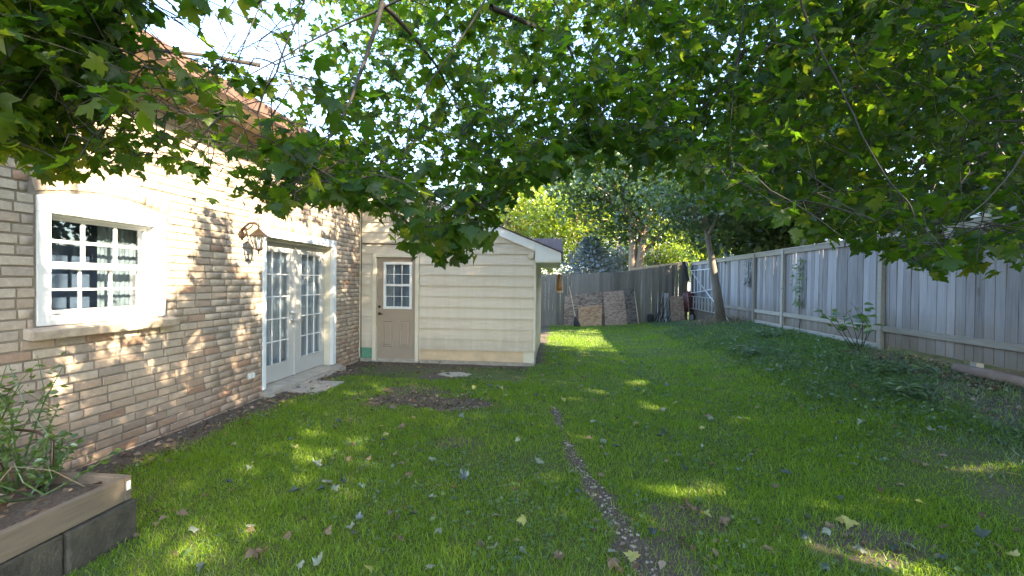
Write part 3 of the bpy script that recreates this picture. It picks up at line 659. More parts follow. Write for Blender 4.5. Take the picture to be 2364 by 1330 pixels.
# ------------------------------------------------------------------ fences
def board_mesh(w_, th, seed, top=0.):
    r = random.Random(seed); V = []
    zs = [0, .35, .7, 1]
    for z in zs:
        dx = r.uniform(-.003, .003) if 0 < z < 1 else 0; dw = r.uniform(-.002, .002)
        for (a, b) in ((-1, -1), (1, -1), (1, 1), (-1, 1)): V.append((dx+a*th/2, dw+b*w_/2, z+(top*b if z == 1 else 0)))
    Fc = [(3, 2, 1, 0), (12, 13, 14, 15)]
    for g in range(3): Fc += [(g*4+i, g*4+(i+1) % 4, g*4+4+(i+1) % 4, g*4+4+i) for i in range(4)]
    me = bpy.data.meshes.new('board'); me.from_pydata(V, [], Fc); me.update(); return me
FX = 5.3
def side_fence():
    t = thing('side_fence', 'tall weathered grey board fence with climbing vines beside the bank', 'fence', (FX, 9, .5))
    ms = [board_mesh(w_, .02, i) for i, w_ in enumerate((.125, .138, .138, .145, .15, .118))]
    ws = (.125, .138, .138, .145, .15, .118)
    for m_ in ms: m_.materials.append(M['fence_wood'])
    r = random.Random(5); y = 3.7
    posts = [4.62, 7.74, 10.88, 12.38, 15.2, 17.9]
    while y < 18.15:
        k = r.randrange(6); yc = y+ws[k]/2; zb = max(.5, gzf(FX, yc))+.03
        if 4.7 < yc < 7.6: zb = gzf(FX-.1, yc)+.085
        if yc > 13: zb = gzf(FX, yc)+.05
        zt = 2.40+r.uniform(-.008, .008)
        if any(abs(yc-p) < .06 for p in posts): pass
        o = bpy.data.objects.new('board', ms[k]); COL.objects.link(o); o.location = (FX+.035+r.uniform(-.002, .004), yc, zb); o.scale = (1, 1, zt-zb); o.rotation_euler = (r.uniform(-.004, .004), 0, r.uniform(-.02, .02)+(math.pi if r.random() < .5 else 0)); setp(o, t)
        y += ws[k]+r.choice((.006, .008, .009, .012))
    for a, b in zip([3.7]+posts, posts):
        if b-a < .3: continue
        MB().box(FX-.02, FX+.022, a+.045, b-.045, 2.325, 2.425).build('top_rail', M['fence_rail'], t, bevel=.004)
        dz = random.uniform(-.01, .01); MB().box(FX-.02, FX+.022, a+.045, b-.045, .865+dz, .955+dz).build('bottom_rail', M['fence_rail'], t, bevel=.004)
        MB().box(FX-.03, FX+.075, a+.0, b-.002, 2.427, 2.455).build('cap_board', M['fence_rail'], t, bevel=.004)
        if 7 < a < 15: z = gzf(FX, (a+b)/2); MB().box(FX-.012, FX+.022, a+.045, b-.045, z+.0, z+.10).build('kick_board', M['fence_rail'], t, bevel=.004)
    for p in posts:
        MB().box(FX-.045, FX+.021, p-.044, p+.044, gzf(FX, p)-.3, 2.425 if p > 5 else 2.47).build('post', M['fence_rail'], t, bevel=.005)
    for p in (6.2, 9.3):                         # posts standing on the far side, with caps
        MB().box(FX+.05, FX+.14, p-.045, p+.045, .3, 2.50).build('post', M['fence_rail'], t)
        m = MB(); cx, s_ = FX+.095, .065; m.add([(cx-s_, p-s_, 2.5), (cx+s_, p-s_, 2.5), (cx+s_, p+s_, 2.5), (cx-s_, p+s_, 2.5), (cx-s_, p-s_, 2.52), (cx+s_, p-s_, 2.52), (cx+s_, p+s_, 2.52), (cx-s_, p+s_, 2.52), (cx, p, 2.575)],
            [(3, 2, 1, 0), (0, 1, 5, 4), (1, 2, 6, 5), (2, 3, 7, 6), (3, 0, 4, 7), (4, 5, 8), (5, 6, 8), (6, 7, 8), (7, 4, 8)]); m.build('post_cap', M['whitemetal'], t)
side_fence()
BL, BR = Vector((-3.2, 15.35, 0)), Vector((5.24, 18.15, 0))
BD = (BR-BL).normalized(); BN = Vector((BD.y, -BD.x, 0))      # BN points to the camera side
def back_pt(px, off=0.):                        # place seen at pixel column px, off m in front of the back fence line
    d = ray(px, 650); q = BL+BN*off; k = (q.x*BD.y-q.y*BD.x)/(d.x*BD.y-d.y*BD.x); return Vector((d.x*k, d.y*k, 0))
def back_fence():
    t = thing('back_fence', 'dark weathered picket fence with narrow gaps across the end of yard', 'fence', (2, 17, 0))
    ang = math.atan2(BD.y, BD.x)-math.pi/2
    ms = [board_mesh(.136, .018, 20+i, (.004, -.003, 0)[i]) for i in range(3)]
    for m_ in ms: m_.materials.append(M['back_wood'])
    r = random.Random(9); L = (BR-BL).length; s = 0.
    while s < L-.05:
        p = BL+BD*(s+.068); zb = gzf(p.x, p.y)+.01
        zt = 1.80+.2*float(sstep(-.6, 1.9, p.x))
        if p.x > 2.3: zt = 2.0+.45*((p.x-2.3)/2.9)+.0
        zt += r.uniform(-.012, .012)
        o = bpy.data.objects.new('picket', ms[r.randrange(3)]); COL.objects.link(o); o.location = (p.x, p.y, zb); o.scale = (1, 1, zt-zb); o.rotation_euler = (r.uniform(-.006, .006), 0, ang); setp(o, t)
        s += .136+r.choice((.006, .010, .014, .016) if p.x > 1.9 or p.x < .5 else (.002, .004, .009))
    for a, b in ((0, L*.5-.01), (L*.5+.01, L-.02)):
        for z in (.32, 1.62):
            p, q = BL+BD*a-BN*.032, BL+BD*b-BN*.032; zz = z+.08
            dz0, dz1 = (0, 0) if z < 1 else (0 if a == 0 else .2, .2 if a == 0 else .38)
            c = (p+q)/2; m = MB(); u = q-p; u.z = dz1-dz0; m.obox((c.x, c.y, zz+(dz0+dz1)/2), u, BN*.038, (0, 0, .09)); m.build('rail', M['back_wood'], t)
    for s in (.3, 2.7, 5.1, 7.0, L-.05):
        p = BL+BD*s-BN*.10; MB().box(p.x-.045, p.x+.045, p.y-.045, p.y+.045, -.3, 1.75+.35*(s/L)).build('post', M['back_wood'], t)
    p, q = back_pt(1452, -.06), back_pt(1585, -.06)     # sunlit raking board behind the pickets
    m = MB(); u = q-p; u.z = .33; c = (p+q)/2; m.obox((c.x, c.y, 2.30), u, BN*.02, (0, 0, .10)); m.build('raking_board', M['tanboard'], t)
back_fence()

# ------------------------------------------------------------------ things leaning on the back fence
def lean(name, label, cat, pxa, pxb, topa, topb, off0, offt, mat, th=.012, group=None, pxta=None, pxtb=None):
    """a sheet whose foot stands off0 m in front of the fence line and whose top is offt m off it"""
    a, b = back_pt(pxa, off0), back_pt(pxb, off0)
    a.z, b.z = gzf(a.x, a.y), gzf(b.x, b.y)
    ta, tb = back_pt(pxta or pxa, offt), back_pt(pxtb or pxb, offt)
    ta.z = onY(pxta or pxa, topa, ta.y).z; tb.z = onY(pxtb or pxb, topb, tb.y).z
    n = (b-a).cross(ta-a).normalized()
    o = MB().prism([a, b, tb, ta], n*th).build(name, mat, bevel=.002); tag(o, label, cat, group); return o
lean('chipboard_sheet', 'large weathered chipboard sheet lying lengthwise against back fence', 'board', 1303, 1460, 682, 668, .16, .03, M['osb_old'])
lean('chipboard_sheet', 'small orange chipboard square in front of larger sheets', 'board', 1336, 1390, 708, 704, .48, .36, M['osb_new'])
lean('chipboard_sheet', 'upright brown chipboard panel leaning between orange square and dark panel', 'board', 1398, 1450, 675, 671, .40, .12, M['osb_mid'], pxta=1393, pxtb=1440)
lean('chipboard_sheet', 'dark grey chipboard panel beside the pale wooden stake', 'board', 1441, 1476, 669, 667, .30, .06, M['osb_dark'], pxta=1438, pxtb=1464)
lean('chipboard_sheet', 'small greyish chipboard panel leaning in front of maroon wheelbarrow', 'board', 1551, 1583, 684, 683, .75, .55, M['osb_mid'], pxta=1547, pxtb=1577)
p0, p1 = back_pt(1476, .34), back_pt(1464, .06)
o = MB().tube([(p0.x, p0.y, gzf(p0.x, p0.y)), (p1.x, p1.y, 1.35)], .018, 6).build('wooden_stake', M['tanboard']); tag(o, 'thin pale wooden stake leaning beside the dark chipboard panel', 'stake')
def broom():
    a, b = back_pt(1334, .55), back_pt(1314, .06)
    a.z = gzf(a.x, a.y); b.z = onY(1314, 661, b.y).z; u = (b-a)
    t = thing('broom', 'garden broom standing bristles down against weathered chipboard sheet', 'broom', tuple(a))
    MB().tube([a+u*.18, b], .014, 7).build('handle', M['tanboard'], t)
    m = MB(); m.tube([a+u*.24, a+u*.18, a+u*.10, a+Vector((0, 0, .005))], [.02, .05, .10, .13], 8); m.build('bristles', M['rubber'], t)
broom()
def wheelbarrow():
    c = back_pt(1588, .32); gz0 = gzf(c.x, c.y); c.z = gz0
    t = thing('wheelbarrow', 'maroon wheelbarrow stood on end in the fence corner', 'wheelbarrow', tuple(c))
    def ringp(s, hgt, cz):          # local: u along the fence, n towards the yard
        P = []
        for k in range(16):
            a = 2*math.pi*k/16; ca, sa = math.cos(a), math.sin(a)
            u = math.copysign(abs(ca)**.55, ca)*.26*s[0]; v = math.copysign(abs(sa)**.55, sa)*.40*s[1]
            P.append(c+BD*u+BN*hgt+Vector((0, 0, cz+v)))
        return P
    m = MB(); rs = [ringp((1.06, 1.04), .02, .78), ringp((1.0, 1.0), .025, .78), ringp((.92, .93), .12, .79), ringp((.72, .78), .24, .80), ringp((.5, .55), .275, .81)]
    for R_ in rs: m.v += [tuple(p) for p in R_]
    for g in range(4): m.f += [(g*16+k, g*16+(k+1) % 16, g*16+16+(k+1) % 16, g*16+16+k) for k in range(16)]
    m.f.append(tuple(range(64, 80))); m.build('tub', M['maroon'], t, smooth=True)
    for sgn in (-1, 1):
        m = MB(); m.tube([c+BD*.10*sgn+BN*.30+Vector((0, 0, .10)), c+BD*.16*sgn+BN*.30+Vector((0, 0, .7)), c+BD*.26*sgn+BN*.28+Vector((0, 0, 1.38))], .017, 6); m.build('handle', M['bark_warm'], t)
        m = MB(); m.tube([c+BD*.2*sgn+BN*.30+Vector((0, 0, .95)), c+BD*.2*sgn+BN*.48+Vector((0, 0, .88)), c+BD*.17*sgn+BN*.30+Vector((0, 0, .72))], .012, 6); m.build('leg', M['black'], t)
    m = MB(); P = [c+BN*(.30+.16*math.cos(a))+Vector((0, 0, .19+.16*math.sin(a))) for a in np.linspace(0, 2*math.pi, 19)]; m.tube(P, .035, 8); wh = m.build('wheel', M['rubber'], t, smooth=True)
    m = MB(); m.tube([c+BN*.30+BD*-.03+Vector((0, 0, .19)), c+BN*.30+BD*.03+Vector((0, 0, .19))], .11, 14); m.build('rim', M['alu'], wh)
wheelbarrow()
def ladder(name, label, ya, yb, za, zb, nr, arched, mat):
    x = FX-.12; t = thing(name, label, 'ladder' if not arched else 'railing', (x, (ya+yb)/2, za))
    def zl(y): return za+(.22*((yb-y)/(yb-ya))**1.4 if arched else 0)
    ysl = np.linspace(ya, yb, 9)
    MB().tube([(x, y, zl(y)) for y in ysl], .017, 8).build('rail', mat, t, smooth=True)
    MB().tube([(x, y, zb) for y in ysl], .017, 8).build('rail', mat, t, smooth=True)
    if arched:
        MB().tube([(x, ya, zl(ya)), (x, ya-.02, (zl(ya)+zb)/2), (x, ya, zb)], .017, 8).build('end_bar', mat, t); MB().tube([(x, yb, zl(yb)), (x, yb, zb)], .017, 8).build('end_bar', mat, t)
    for i in range(nr):
        y = ya+(yb-ya)*(i+.7)/(nr+.4)
        if arched: MB().tube([(x, y, zl(y)+.01), (x, y+.02, (zl(y)+zb)/2), (x, y, zb-.01)], .011, 6).build('spindle', mat, t)
        else: MB().box(x-.014, x+.014, y-.035, y+.035, za+.012, zb-.012).build('rung', mat, t)
    for y in (ya+.25, yb-.25):
        m = MB(); m.tube([(FX+.02, y, zb+.05), (x-.04, y, zb+.05), (x-.045, y, zb-.0), (x-.045, y, zb-.03)], .011, 6); m.build('hook', M['black'], t)
ladder('hanging_ladder', 'aluminium ladder with wide pale rungs hung sideways on fence corner', 14.7, 17.8, .66, 1.13, 9, False, M['alu'])
ladder('metal_railing', 'white metal railing with curved lower rail hung above the ladder', 15.0, 17.8, 1.25, 2.12, 7, True, M['whitemetal'])
a, b = Vector((FX-.30, 17.75, 2.42)), Vector((FX-.55, 12.6, gzf(FX-.55, 12.6)+.02))
o = MB().tube([a, a.lerp(b, .5)+Vector((0, 0, -.03)), b], .019, 8).build('metal_pole', M['alu'], smooth=True); tag(o, 'long thin aluminium pole slanting down past the leaning trunk', 'pole')
o = MB().obox((FX-.32, 17.62, 2.10), (.12, 0, 0), (0, .10, 0), (.10, -.25, -.75)).build('black_plank', M['black'], bevel=.01); tag(o, 'short black plank wedged upright in the fence corner behind pole', 'plank')
def junk():
    c = back_pt(1530, .45); c.z = gzf(c.x, c.y); t = thing('cut_branches', 'heap of cut green and bare branches beside small grey panel', 'branches', tuple(c)); r = random.Random(4)
    for i in range(26):
        a = c+BD*r.uniform(-.35, .2)+BN*r.uniform(-.1, .3)+Vector((0, 0, .01)); b = a+BD*r.uniform(.1, .55)+BN*r.uniform(-.35, -.1)+Vector((0, 0, r.uniform(.4, 1.25)))
        MB().tube([a, a.lerp(b, .5)+Vector((0, 0, r.uniform(-.05, .05))), b], [.012, .009, .004], 5).build('stick', M['twig'] if i % 3 else M['alu'], t)
    c2 = back_pt(1503, .3); c2.z = gzf(c2.x, c2.y); m = MB(); m.lathe([(.10, 0), (.12, .05), (.13, .30), (.12, .33), (.10, .34), (.11, .27), (.09, .08), (.02, .06)], tuple(c2), 16); o = m.build('plant_pot', M['rubber'], smooth=True); tag(o, 'black plastic plant pot at the foot of the back fence', 'pot')
    c3 = back_pt(1540, .30); c3.z = gzf(c3.x, c3.y); m = MB(); m.obox(c3+Vector((0, 0, .68)), BD*.2, BN*.02+Vector((0, 0, 0)), Vector((0, 0, .9))+BN*-.12); o = m.build('corrugated_panel', M['alu'], bevel=.004); tag(o, 'narrow pale metal panel leaning behind cut branches', 'panel')
junk()

# ------------------------------------------------------------------ bird feeder under the shed eave
def feeder():
    c = onY(1291, 655, 9.9); t = thing('bird_feeder', 'small wooden bird feeder with amber jar hanging under shed eave', 'bird feeder', tuple(c)); x, y, z = c
    MB().tube([(x-.05, y, 1.97), (x, y, z+.26)], .004, 5).build('hanger_wire', M['black'], t)
    m = MB(); m.prism([(x-.15, y-.12, z+.16), (x, y-.12, z+.25), (x+.15, y-.12, z+.16), (x+.15, y-.12, z+.175), (x, y-.12, z+.268), (x-.15, y-.12, z+.175)], (0, .24, 0)); m.build('feeder_roof', M['tanboard'], t)
    m = MB(); m.lathe([(.03, -.16), (.055, -.15), (.06, -.05), (.045, .0), (.035, .08), (.04, .2)], (x, y, z), 14); m.build('jar', M['amber'], t, smooth=True)
    m = MB(); m.lathe([(.085, -.2), (.09, -.19), (.09, -.165), (.085, -.165), (.08, -.18), (.02, -.18)], (x, y, z), 14); m.build('tray', M['tanboard'], t)
    for s_ in (-1, 1): MB().box(x+s_*.075-.006, x+s_*.075+.006, y-.01, y+.01, z-.17, z+.2).build('side_bar', M['tanboard'], t)
feeder()

# ------------------------------------------------------------------ raised bed and its plants
def bed():
    t = thing('raised_bed', 'raised garden bed of cedar boards on dark mossy blocks', 'raised bed', (-3.1, 1.3, 0))
    xa, yb = -2.605, 2.44
    MB().box(xa-.04, xa, -.6, yb-.042, .235, .375).build('side_board', M['bed_wood'], t, bevel=.003)
    MB().box(-3.72, xa+.002, yb-.04, yb, .232, .378).build('end_board', M['bed_wood'], t, bevel=.003)
    MB().box(xa+.0025, xa+.004, yb-.032, yb-.006, .295, .35).build('paper_tag', M['paper'], t)
    r = random.Random(2)
    for i in range(8):
        y = yb+.02-i*.395
        MB().box(xa-.19+r.uniform(-.006, .006), xa+.012+r.uniform(-.008, .01), y-.385, y, -.1, .226).build('block', M['block'], t, bevel=.012)
    for i in range(3):
        x = xa-.2-i*.395; MB().box(x-.385, x, yb-.17, yb+.02, -.1, .226).build('block', M['block'], t, bevel=.012)
    xs = np.linspace(-3.72, xa-.04, 24); ys = np.linspace(-.6, yb-.04, 60); X, Y = np.meshgrid(xs, ys); Z = .315+.05*(fbm(X*4, Y*4, 4)-.4)
    i = np.arange(X.size).reshape(X.shape); Q = np.stack([i[:-1, :-1], i[:-1, 1:], i[1:, 1:], i[1:, :-1]], -1).reshape(-1, 4)
    link('soil', mesh_np('soil', np.stack([X, Y, Z], -1).reshape(-1, 3), Q, np.ones(X.size), True), M['ground'], t)
bed()
def diamonds(P, A, Nn, size, wid=.45, fold=.12):
    """leaf shaped faces: pointed, folded along the midrib; P base, A axis, Nn normal"""
    B = np.cross(A, Nn); B /= np.linalg.norm(B, axis=1)[:, None]+1e-9; Nn = np.cross(B, A)
    T = [(0, 0, 0), (wid*.42, .3, fold), (wid*.5, .55, fold), (0, 1, -.12), (-wid*.5, .55, fold), (-wid*.42, .3, fold)]
    V = np.stack([P+size[:, None]*(B*a+A*b+Nn*c) for a, b, c in T], 1).reshape(-1, 3)
    i = np.arange(len(P))[:, None]*6
    return V, np.concatenate([i+np.array([[0, 1, 2, 3]]), i+np.array([[0, 3, 4, 5]])])
def unit(a): return a/(np.linalg.norm(a, axis=-1, keepdims=True)+1e-9)
def plant(name, label, cat, base, h, ns, nl, spread, ls, mat, stemmat, r_, wid=.55, group=None, lo=.25):
    t = thing(name, label, cat, tuple(base), group); r = np.random.default_rng(r_)
    P, A = [], []
    for i in range(ns):
        b = Vector(base)+Vector((r.normal()*spread*.15, r.normal()*spread*.15, -.01)); d = Vector((r.normal()*spread, r.normal()*spread, h*r.uniform(.6, 1)))
        k = Vector((r.normal()*.06, r.normal()*.06, 0)); pts = [b, b+d*.35+k, b+d*.7+k*1.5, b+d]
        MB().tube(pts, [.006, .005, .004, .002], 5).build('stem', stemmat, t)
        for j in range(nl):
            u = lo+(1-lo)*(j+r.random())/nl; p = np.array(b+d*u+k*min(1.5, u*2.2)); a = np.array([r.normal(), r.normal(), r.uniform(-.5, .5)])
            P.append(p); A.append(a)
    P = np.array(P); A = unit(np.array(A)); Nn = unit(np.array([0, 0, 1.])+r.normal(size=P.shape)*.5)
    V, T = diamonds(P, A, Nn, ls*r.uniform(.6, 1.25, len(P)), wid)
    o = link('leaves', mesh_np('leaves', V, T, np.repeat(r.random(len(P)), 6)), mat, t)
    return t
def bed_plants():
    for i, (px, py, X, h, n, lab) in enumerate([(175, 1060, -3.2, .80, 10, 'leafy green vine climbing the end of the wire cage'), (60, 1080, -3.45, .78, 9, 'thin green seedling plant beside brick wall in raised bed'), (120, 1120, -3.0, .34, 12, 'low bushy weed inside the raised bed')]):
        p = onX(px, py, X); y = min(2.25, p.y); plant('bed_plant', lab, 'plant', (X, y, .32), h, n, 17, .15, .048, M['weed'], M['weed'], 30+i, .6)
    r = random.Random(8)
    for (cx, cy, lab, tl) in ((-3.25, 2.0, 'rusty wire tomato cage upright among the vine leaves', 0), (-3.3, 1.55, 'bent wire tomato cage toppled over in the raised bed', 1)):
        t = thing('tomato_cage', lab, 'plant cage', (cx, cy, .32)); u = Vector((0, 0, 1)) if not tl else Vector((.15, .75, .55)).normalized()
        a = u.cross(Vector((1, .3, 0))).normalized(); b = u.cross(a); c0 = Vector((cx, cy, .34))
        for hh, rad in ((.18, .13), (.40, .17), (.60, .25)):
            MB().tube([c0+u*hh+(a*math.cos(k)+b*math.sin(k))*rad for k in np.linspace(0, 2*math.pi, 25)], .004, 5).build('ring', M['bronze'], t)
        for k in range(4):
            q = a*math.cos(k*1.571+.4)+b*math.sin(k*1.571+.4); MB().tube([c0-u*.02+q*.09, c0+u*.62+q*.2, c0+u*.66+q*.17], .004, 5).build('leg', M['bronze'], t)
    t = thing('dried_vines', 'tangle of grey dried vines sprawling over the raised bed', 'vines', (-3.1, 1.8, .33))
    for i in range(16):
        a = Vector((r.uniform(-3.6, -2.8), r.uniform(1.2, 2.3), .33)); d = Vector((r.uniform(-.3, .3), r.uniform(-.5, .5), 0)); k = r.uniform(.05, .4)
        MB().tube([a, a+d*.35+Vector((0, 0, k)), a+d*.7+Vector((0, 0, k*r.uniform(.6, 1.1))), a+d+Vector((0, 0, r.uniform(0, .15)))], .003, 4).build('stem', M['straw'], t)
    o = MB().tube([(-3.05, 2.28, .33), (-2.98, 2.3, .42), (-2.97, 2.3, .62), (-3.05, 2.28, .68), (-3.2, 2.25, .7)], .008, 6).build('bent_hose', M['bronze'], smooth=True); tag(o, 'bent brown pipe rising at the corner of the raised bed', 'pipe')
bed_plants()

# ------------------------------------------------------------------ sun holes: where sunlight reaches the wall and the lawn
def ellm(u, v, L):
    m = np.zeros(len(u))
    for (cu, cv, ru, rv, s) in L:
        m = np.maximum(m, s*sstep(1.35, 1.05, np.hypot((u-cu)/ru, (v-cv)/rv)))
    return m
WALL_LIT = [(4.5, 2.85, .45, .32, .9), (5.9, 2.8, .5, .3, .8), (3.66, 2.2, .66, 1.0, 1), (3.35, 1.5, .4, .35, .9), (5.28, 2.15, .27, .52, 1), (5.0, 2.8, .38, .32, .95), (2.86, 2.8, .18, .25, 1), (3.3, 3.0, .6, .2, .9),
            (6.1, 2.33, .65, .14, 1), (6.8, 2.5, .2, .2, .6), (2.95, .75, .35, .4, .75), (3.5, .95, .35, .12, .6), (5.42, 1.25, .14, .2, .85), (5.2, .85, .12, .25, .85), (4.98, .45, .12, .3, .85), (4.45, .9, .22, .12, .7), (4.2, .55, .2, .2, .5), (7.2, 2.75, .3, .2, .5), (5.6, 3., .5, .15, .7)]
LAWN_LIT = [(-1.0, 5.2, 2.0, 2.6, .34), (.55, 9.6, .9, 1.6, .55), (-.6, 2.6, 1.6, .8, .3), (.8, 13.0, 1.35, 1.9, 1), (.9, 10.9, .9, 1.3, .85), (1.35, 11.0, .7, .5, .75), (.4, 10.3, .5, .7, .8), (1.3, 7.16, .34, .30, 1), (2.2, 5.35, .26, .24, 1), (1.4, 5.9, .4, .22, .9), (.95, 3.55, .34, .2, 1), (1.95, 3.45, .2, .2, 1), (1.75, 2.75, .24, .2, 1), (2.4, 2.45, .3, .2, 1), (1.3, 9.3, .4, .35, .9),
            (-2.2, 3.5, .5, .6, .62), (-1.3, 4.7, .9, .5, .5), (-.5, 3.3, .7, .6, .45), (-1.9, 2.4, .6, .35, .5), (.4, 6.4, .8, .6, .4), (-.6, 7.4, .7, .45, .5), (.9, 8.6, .6, .5, .5), (-2.6, 4.6, .4, .3, .5), (.6, 2.25, .25, .14, .8), (-1.4, 2.6, .5, .3, .4), (.3, 7.9, .3, .2, .6), (-1.2, 6.9, .35, .25, .5), (6.4, 5.2, 1.2, 1.6, .9)]
def lit_keep(P, r):
    """False for foliage that would block one of the gaps the sun shines through"""
    t = (P[:, 0]-WX)/S[0]; y = P[:, 1]-S[1]*t; z = P[:, 2]-S[2]*t
    m = np.where((z > -.3) & (z < 3.3), ellm(y, z, WALL_LIT), 0)
    t = P[:, 2]/S[2]; x = P[:, 0]-S[0]*t; y = P[:, 1]-S[1]*t
    m = np.maximum(m, np.where((x > WX) & (y < 16), ellm(x, y, LAWN_LIT), 0))
    return r.random(len(P)) > m

# ------------------------------------------------------------------ maple overhead
HALF = [(.05, .02), (.22, -.06), (.40, .02), (.34, .14), (.50, .20), (.68, .40), (.50, .41), (.46, .53), (.25, .46), (.33, .69), (.19, .72), (.12, .86), (0, 1.03)]
OUT = np.array(HALF+[(-a, b) for a, b in HALF[:-1][::-1]])
LT = np.vstack([[0, .3], OUT]); NL = len(LT)
FAN = np.array([(0, 1+i, 1+(i+1) % (NL-1)) for i in range(NL-1)])
def leafw(q):
    x, y = LT[:, 0], LT[:, 1]; r = np.hypot(x, y-.3)
    return [.18*np.abs(x)-.22*y*y, -.40*r*r+.07*np.sin(9*x+2*y), .45*np.abs(x)-.10*y, -.30*np.abs(x)-.28*y*y+.06*np.sin(11*y), .55*x*x+.35*y*y*(y > .3)-.1*y, .35*x-.5*r*r+.05*np.sin(7*y)][q]
def leaf_arrays(P, A, Nn, size, q):
    B = unit(np.cross(A, Nn)); Nn = np.cross(B, A); V = np.empty((len(P), NL, 3))
    for k in range(6):
        i = q == k; w_ = leafw(k)
        V[i] = P[i][:, None]+size[i][:, None, None]*(B[i][:, None]*LT[None, :, 0:1]*.92+A[i][:, None]*LT[None, :, 1:2]+Nn[i][:, None]*w_[None, :, None])
    T = (np.arange(len(P))[:, None, None]*NL+FAN[None]).reshape(-1, 3)
    return V.reshape(-1, 3), T
LTC = LT[[0, 1, 3, 5, 6, 9, 13, 17, 20, 21, 23, 25]]
FANC = np.array([(0, 1+i, 1+(i+1) % 11) for i in range(11)])
def leaf_coarse(P, A, Nn, size):
    B = unit(np.cross(A, Nn)); Nn = np.cross(B, A)
    w_ = .2*np.abs(LTC[:, 0])-.22*LTC[:, 1]**2
    V = P[:, None]+size[:, None, None]*(B[:, None]*LTC[None, :, 0:1]+A[:, None]*LTC[None, :, 1:2]+Nn[:, None]*w_[None, :, None])
    return V.reshape(-1, 3), (np.arange(len(P))[:, None, None]*12+FANC[None]).reshape(-1, 3)
LEAFM = {}
def leaf_mesh(q, mat):
    if (q, mat.name) not in LEAFM:
        w_ = leafw(q); V = np.stack([LT[:, 0]*.92, LT[:, 1], w_], -1); Tm = np.array([[0, 1]])
        pet = np.array([[-.012, 0, 0], [.012, 0, 0], [.012, -.42, .06], [-.012, -.42, .06]])
        V = np.vstack([V, pet]); me = mesh_np('leaf', V, [FAN, np.array([[NL, NL+1, NL+2, NL+3]])], np.zeros(len(V)), True); me.materials.append(mat); LEAFM[(q, mat.name)] = me
    return LEAFM[(q, mat.name)]
YL = np.array([(-150, 300), (0, 345), (100, 395), (200, 400), (300, 405), (400, 380), (470, 440), (540, 430), (620, 470), (660, 500), (700, 450), (780, 470), (850, 450), (900, 500), (950, 570), (1050, 585), (1120, 565), (1150, 500), (1190, 450), (1240, 400), (1310, 400), (1400, 350), (1500, 380), (1600, 440), (1700, 510), (1800, 530), (1900, 540), (2000, 570), (2100, 610), (2200, 625), (2300, 600), (2500, 600)])
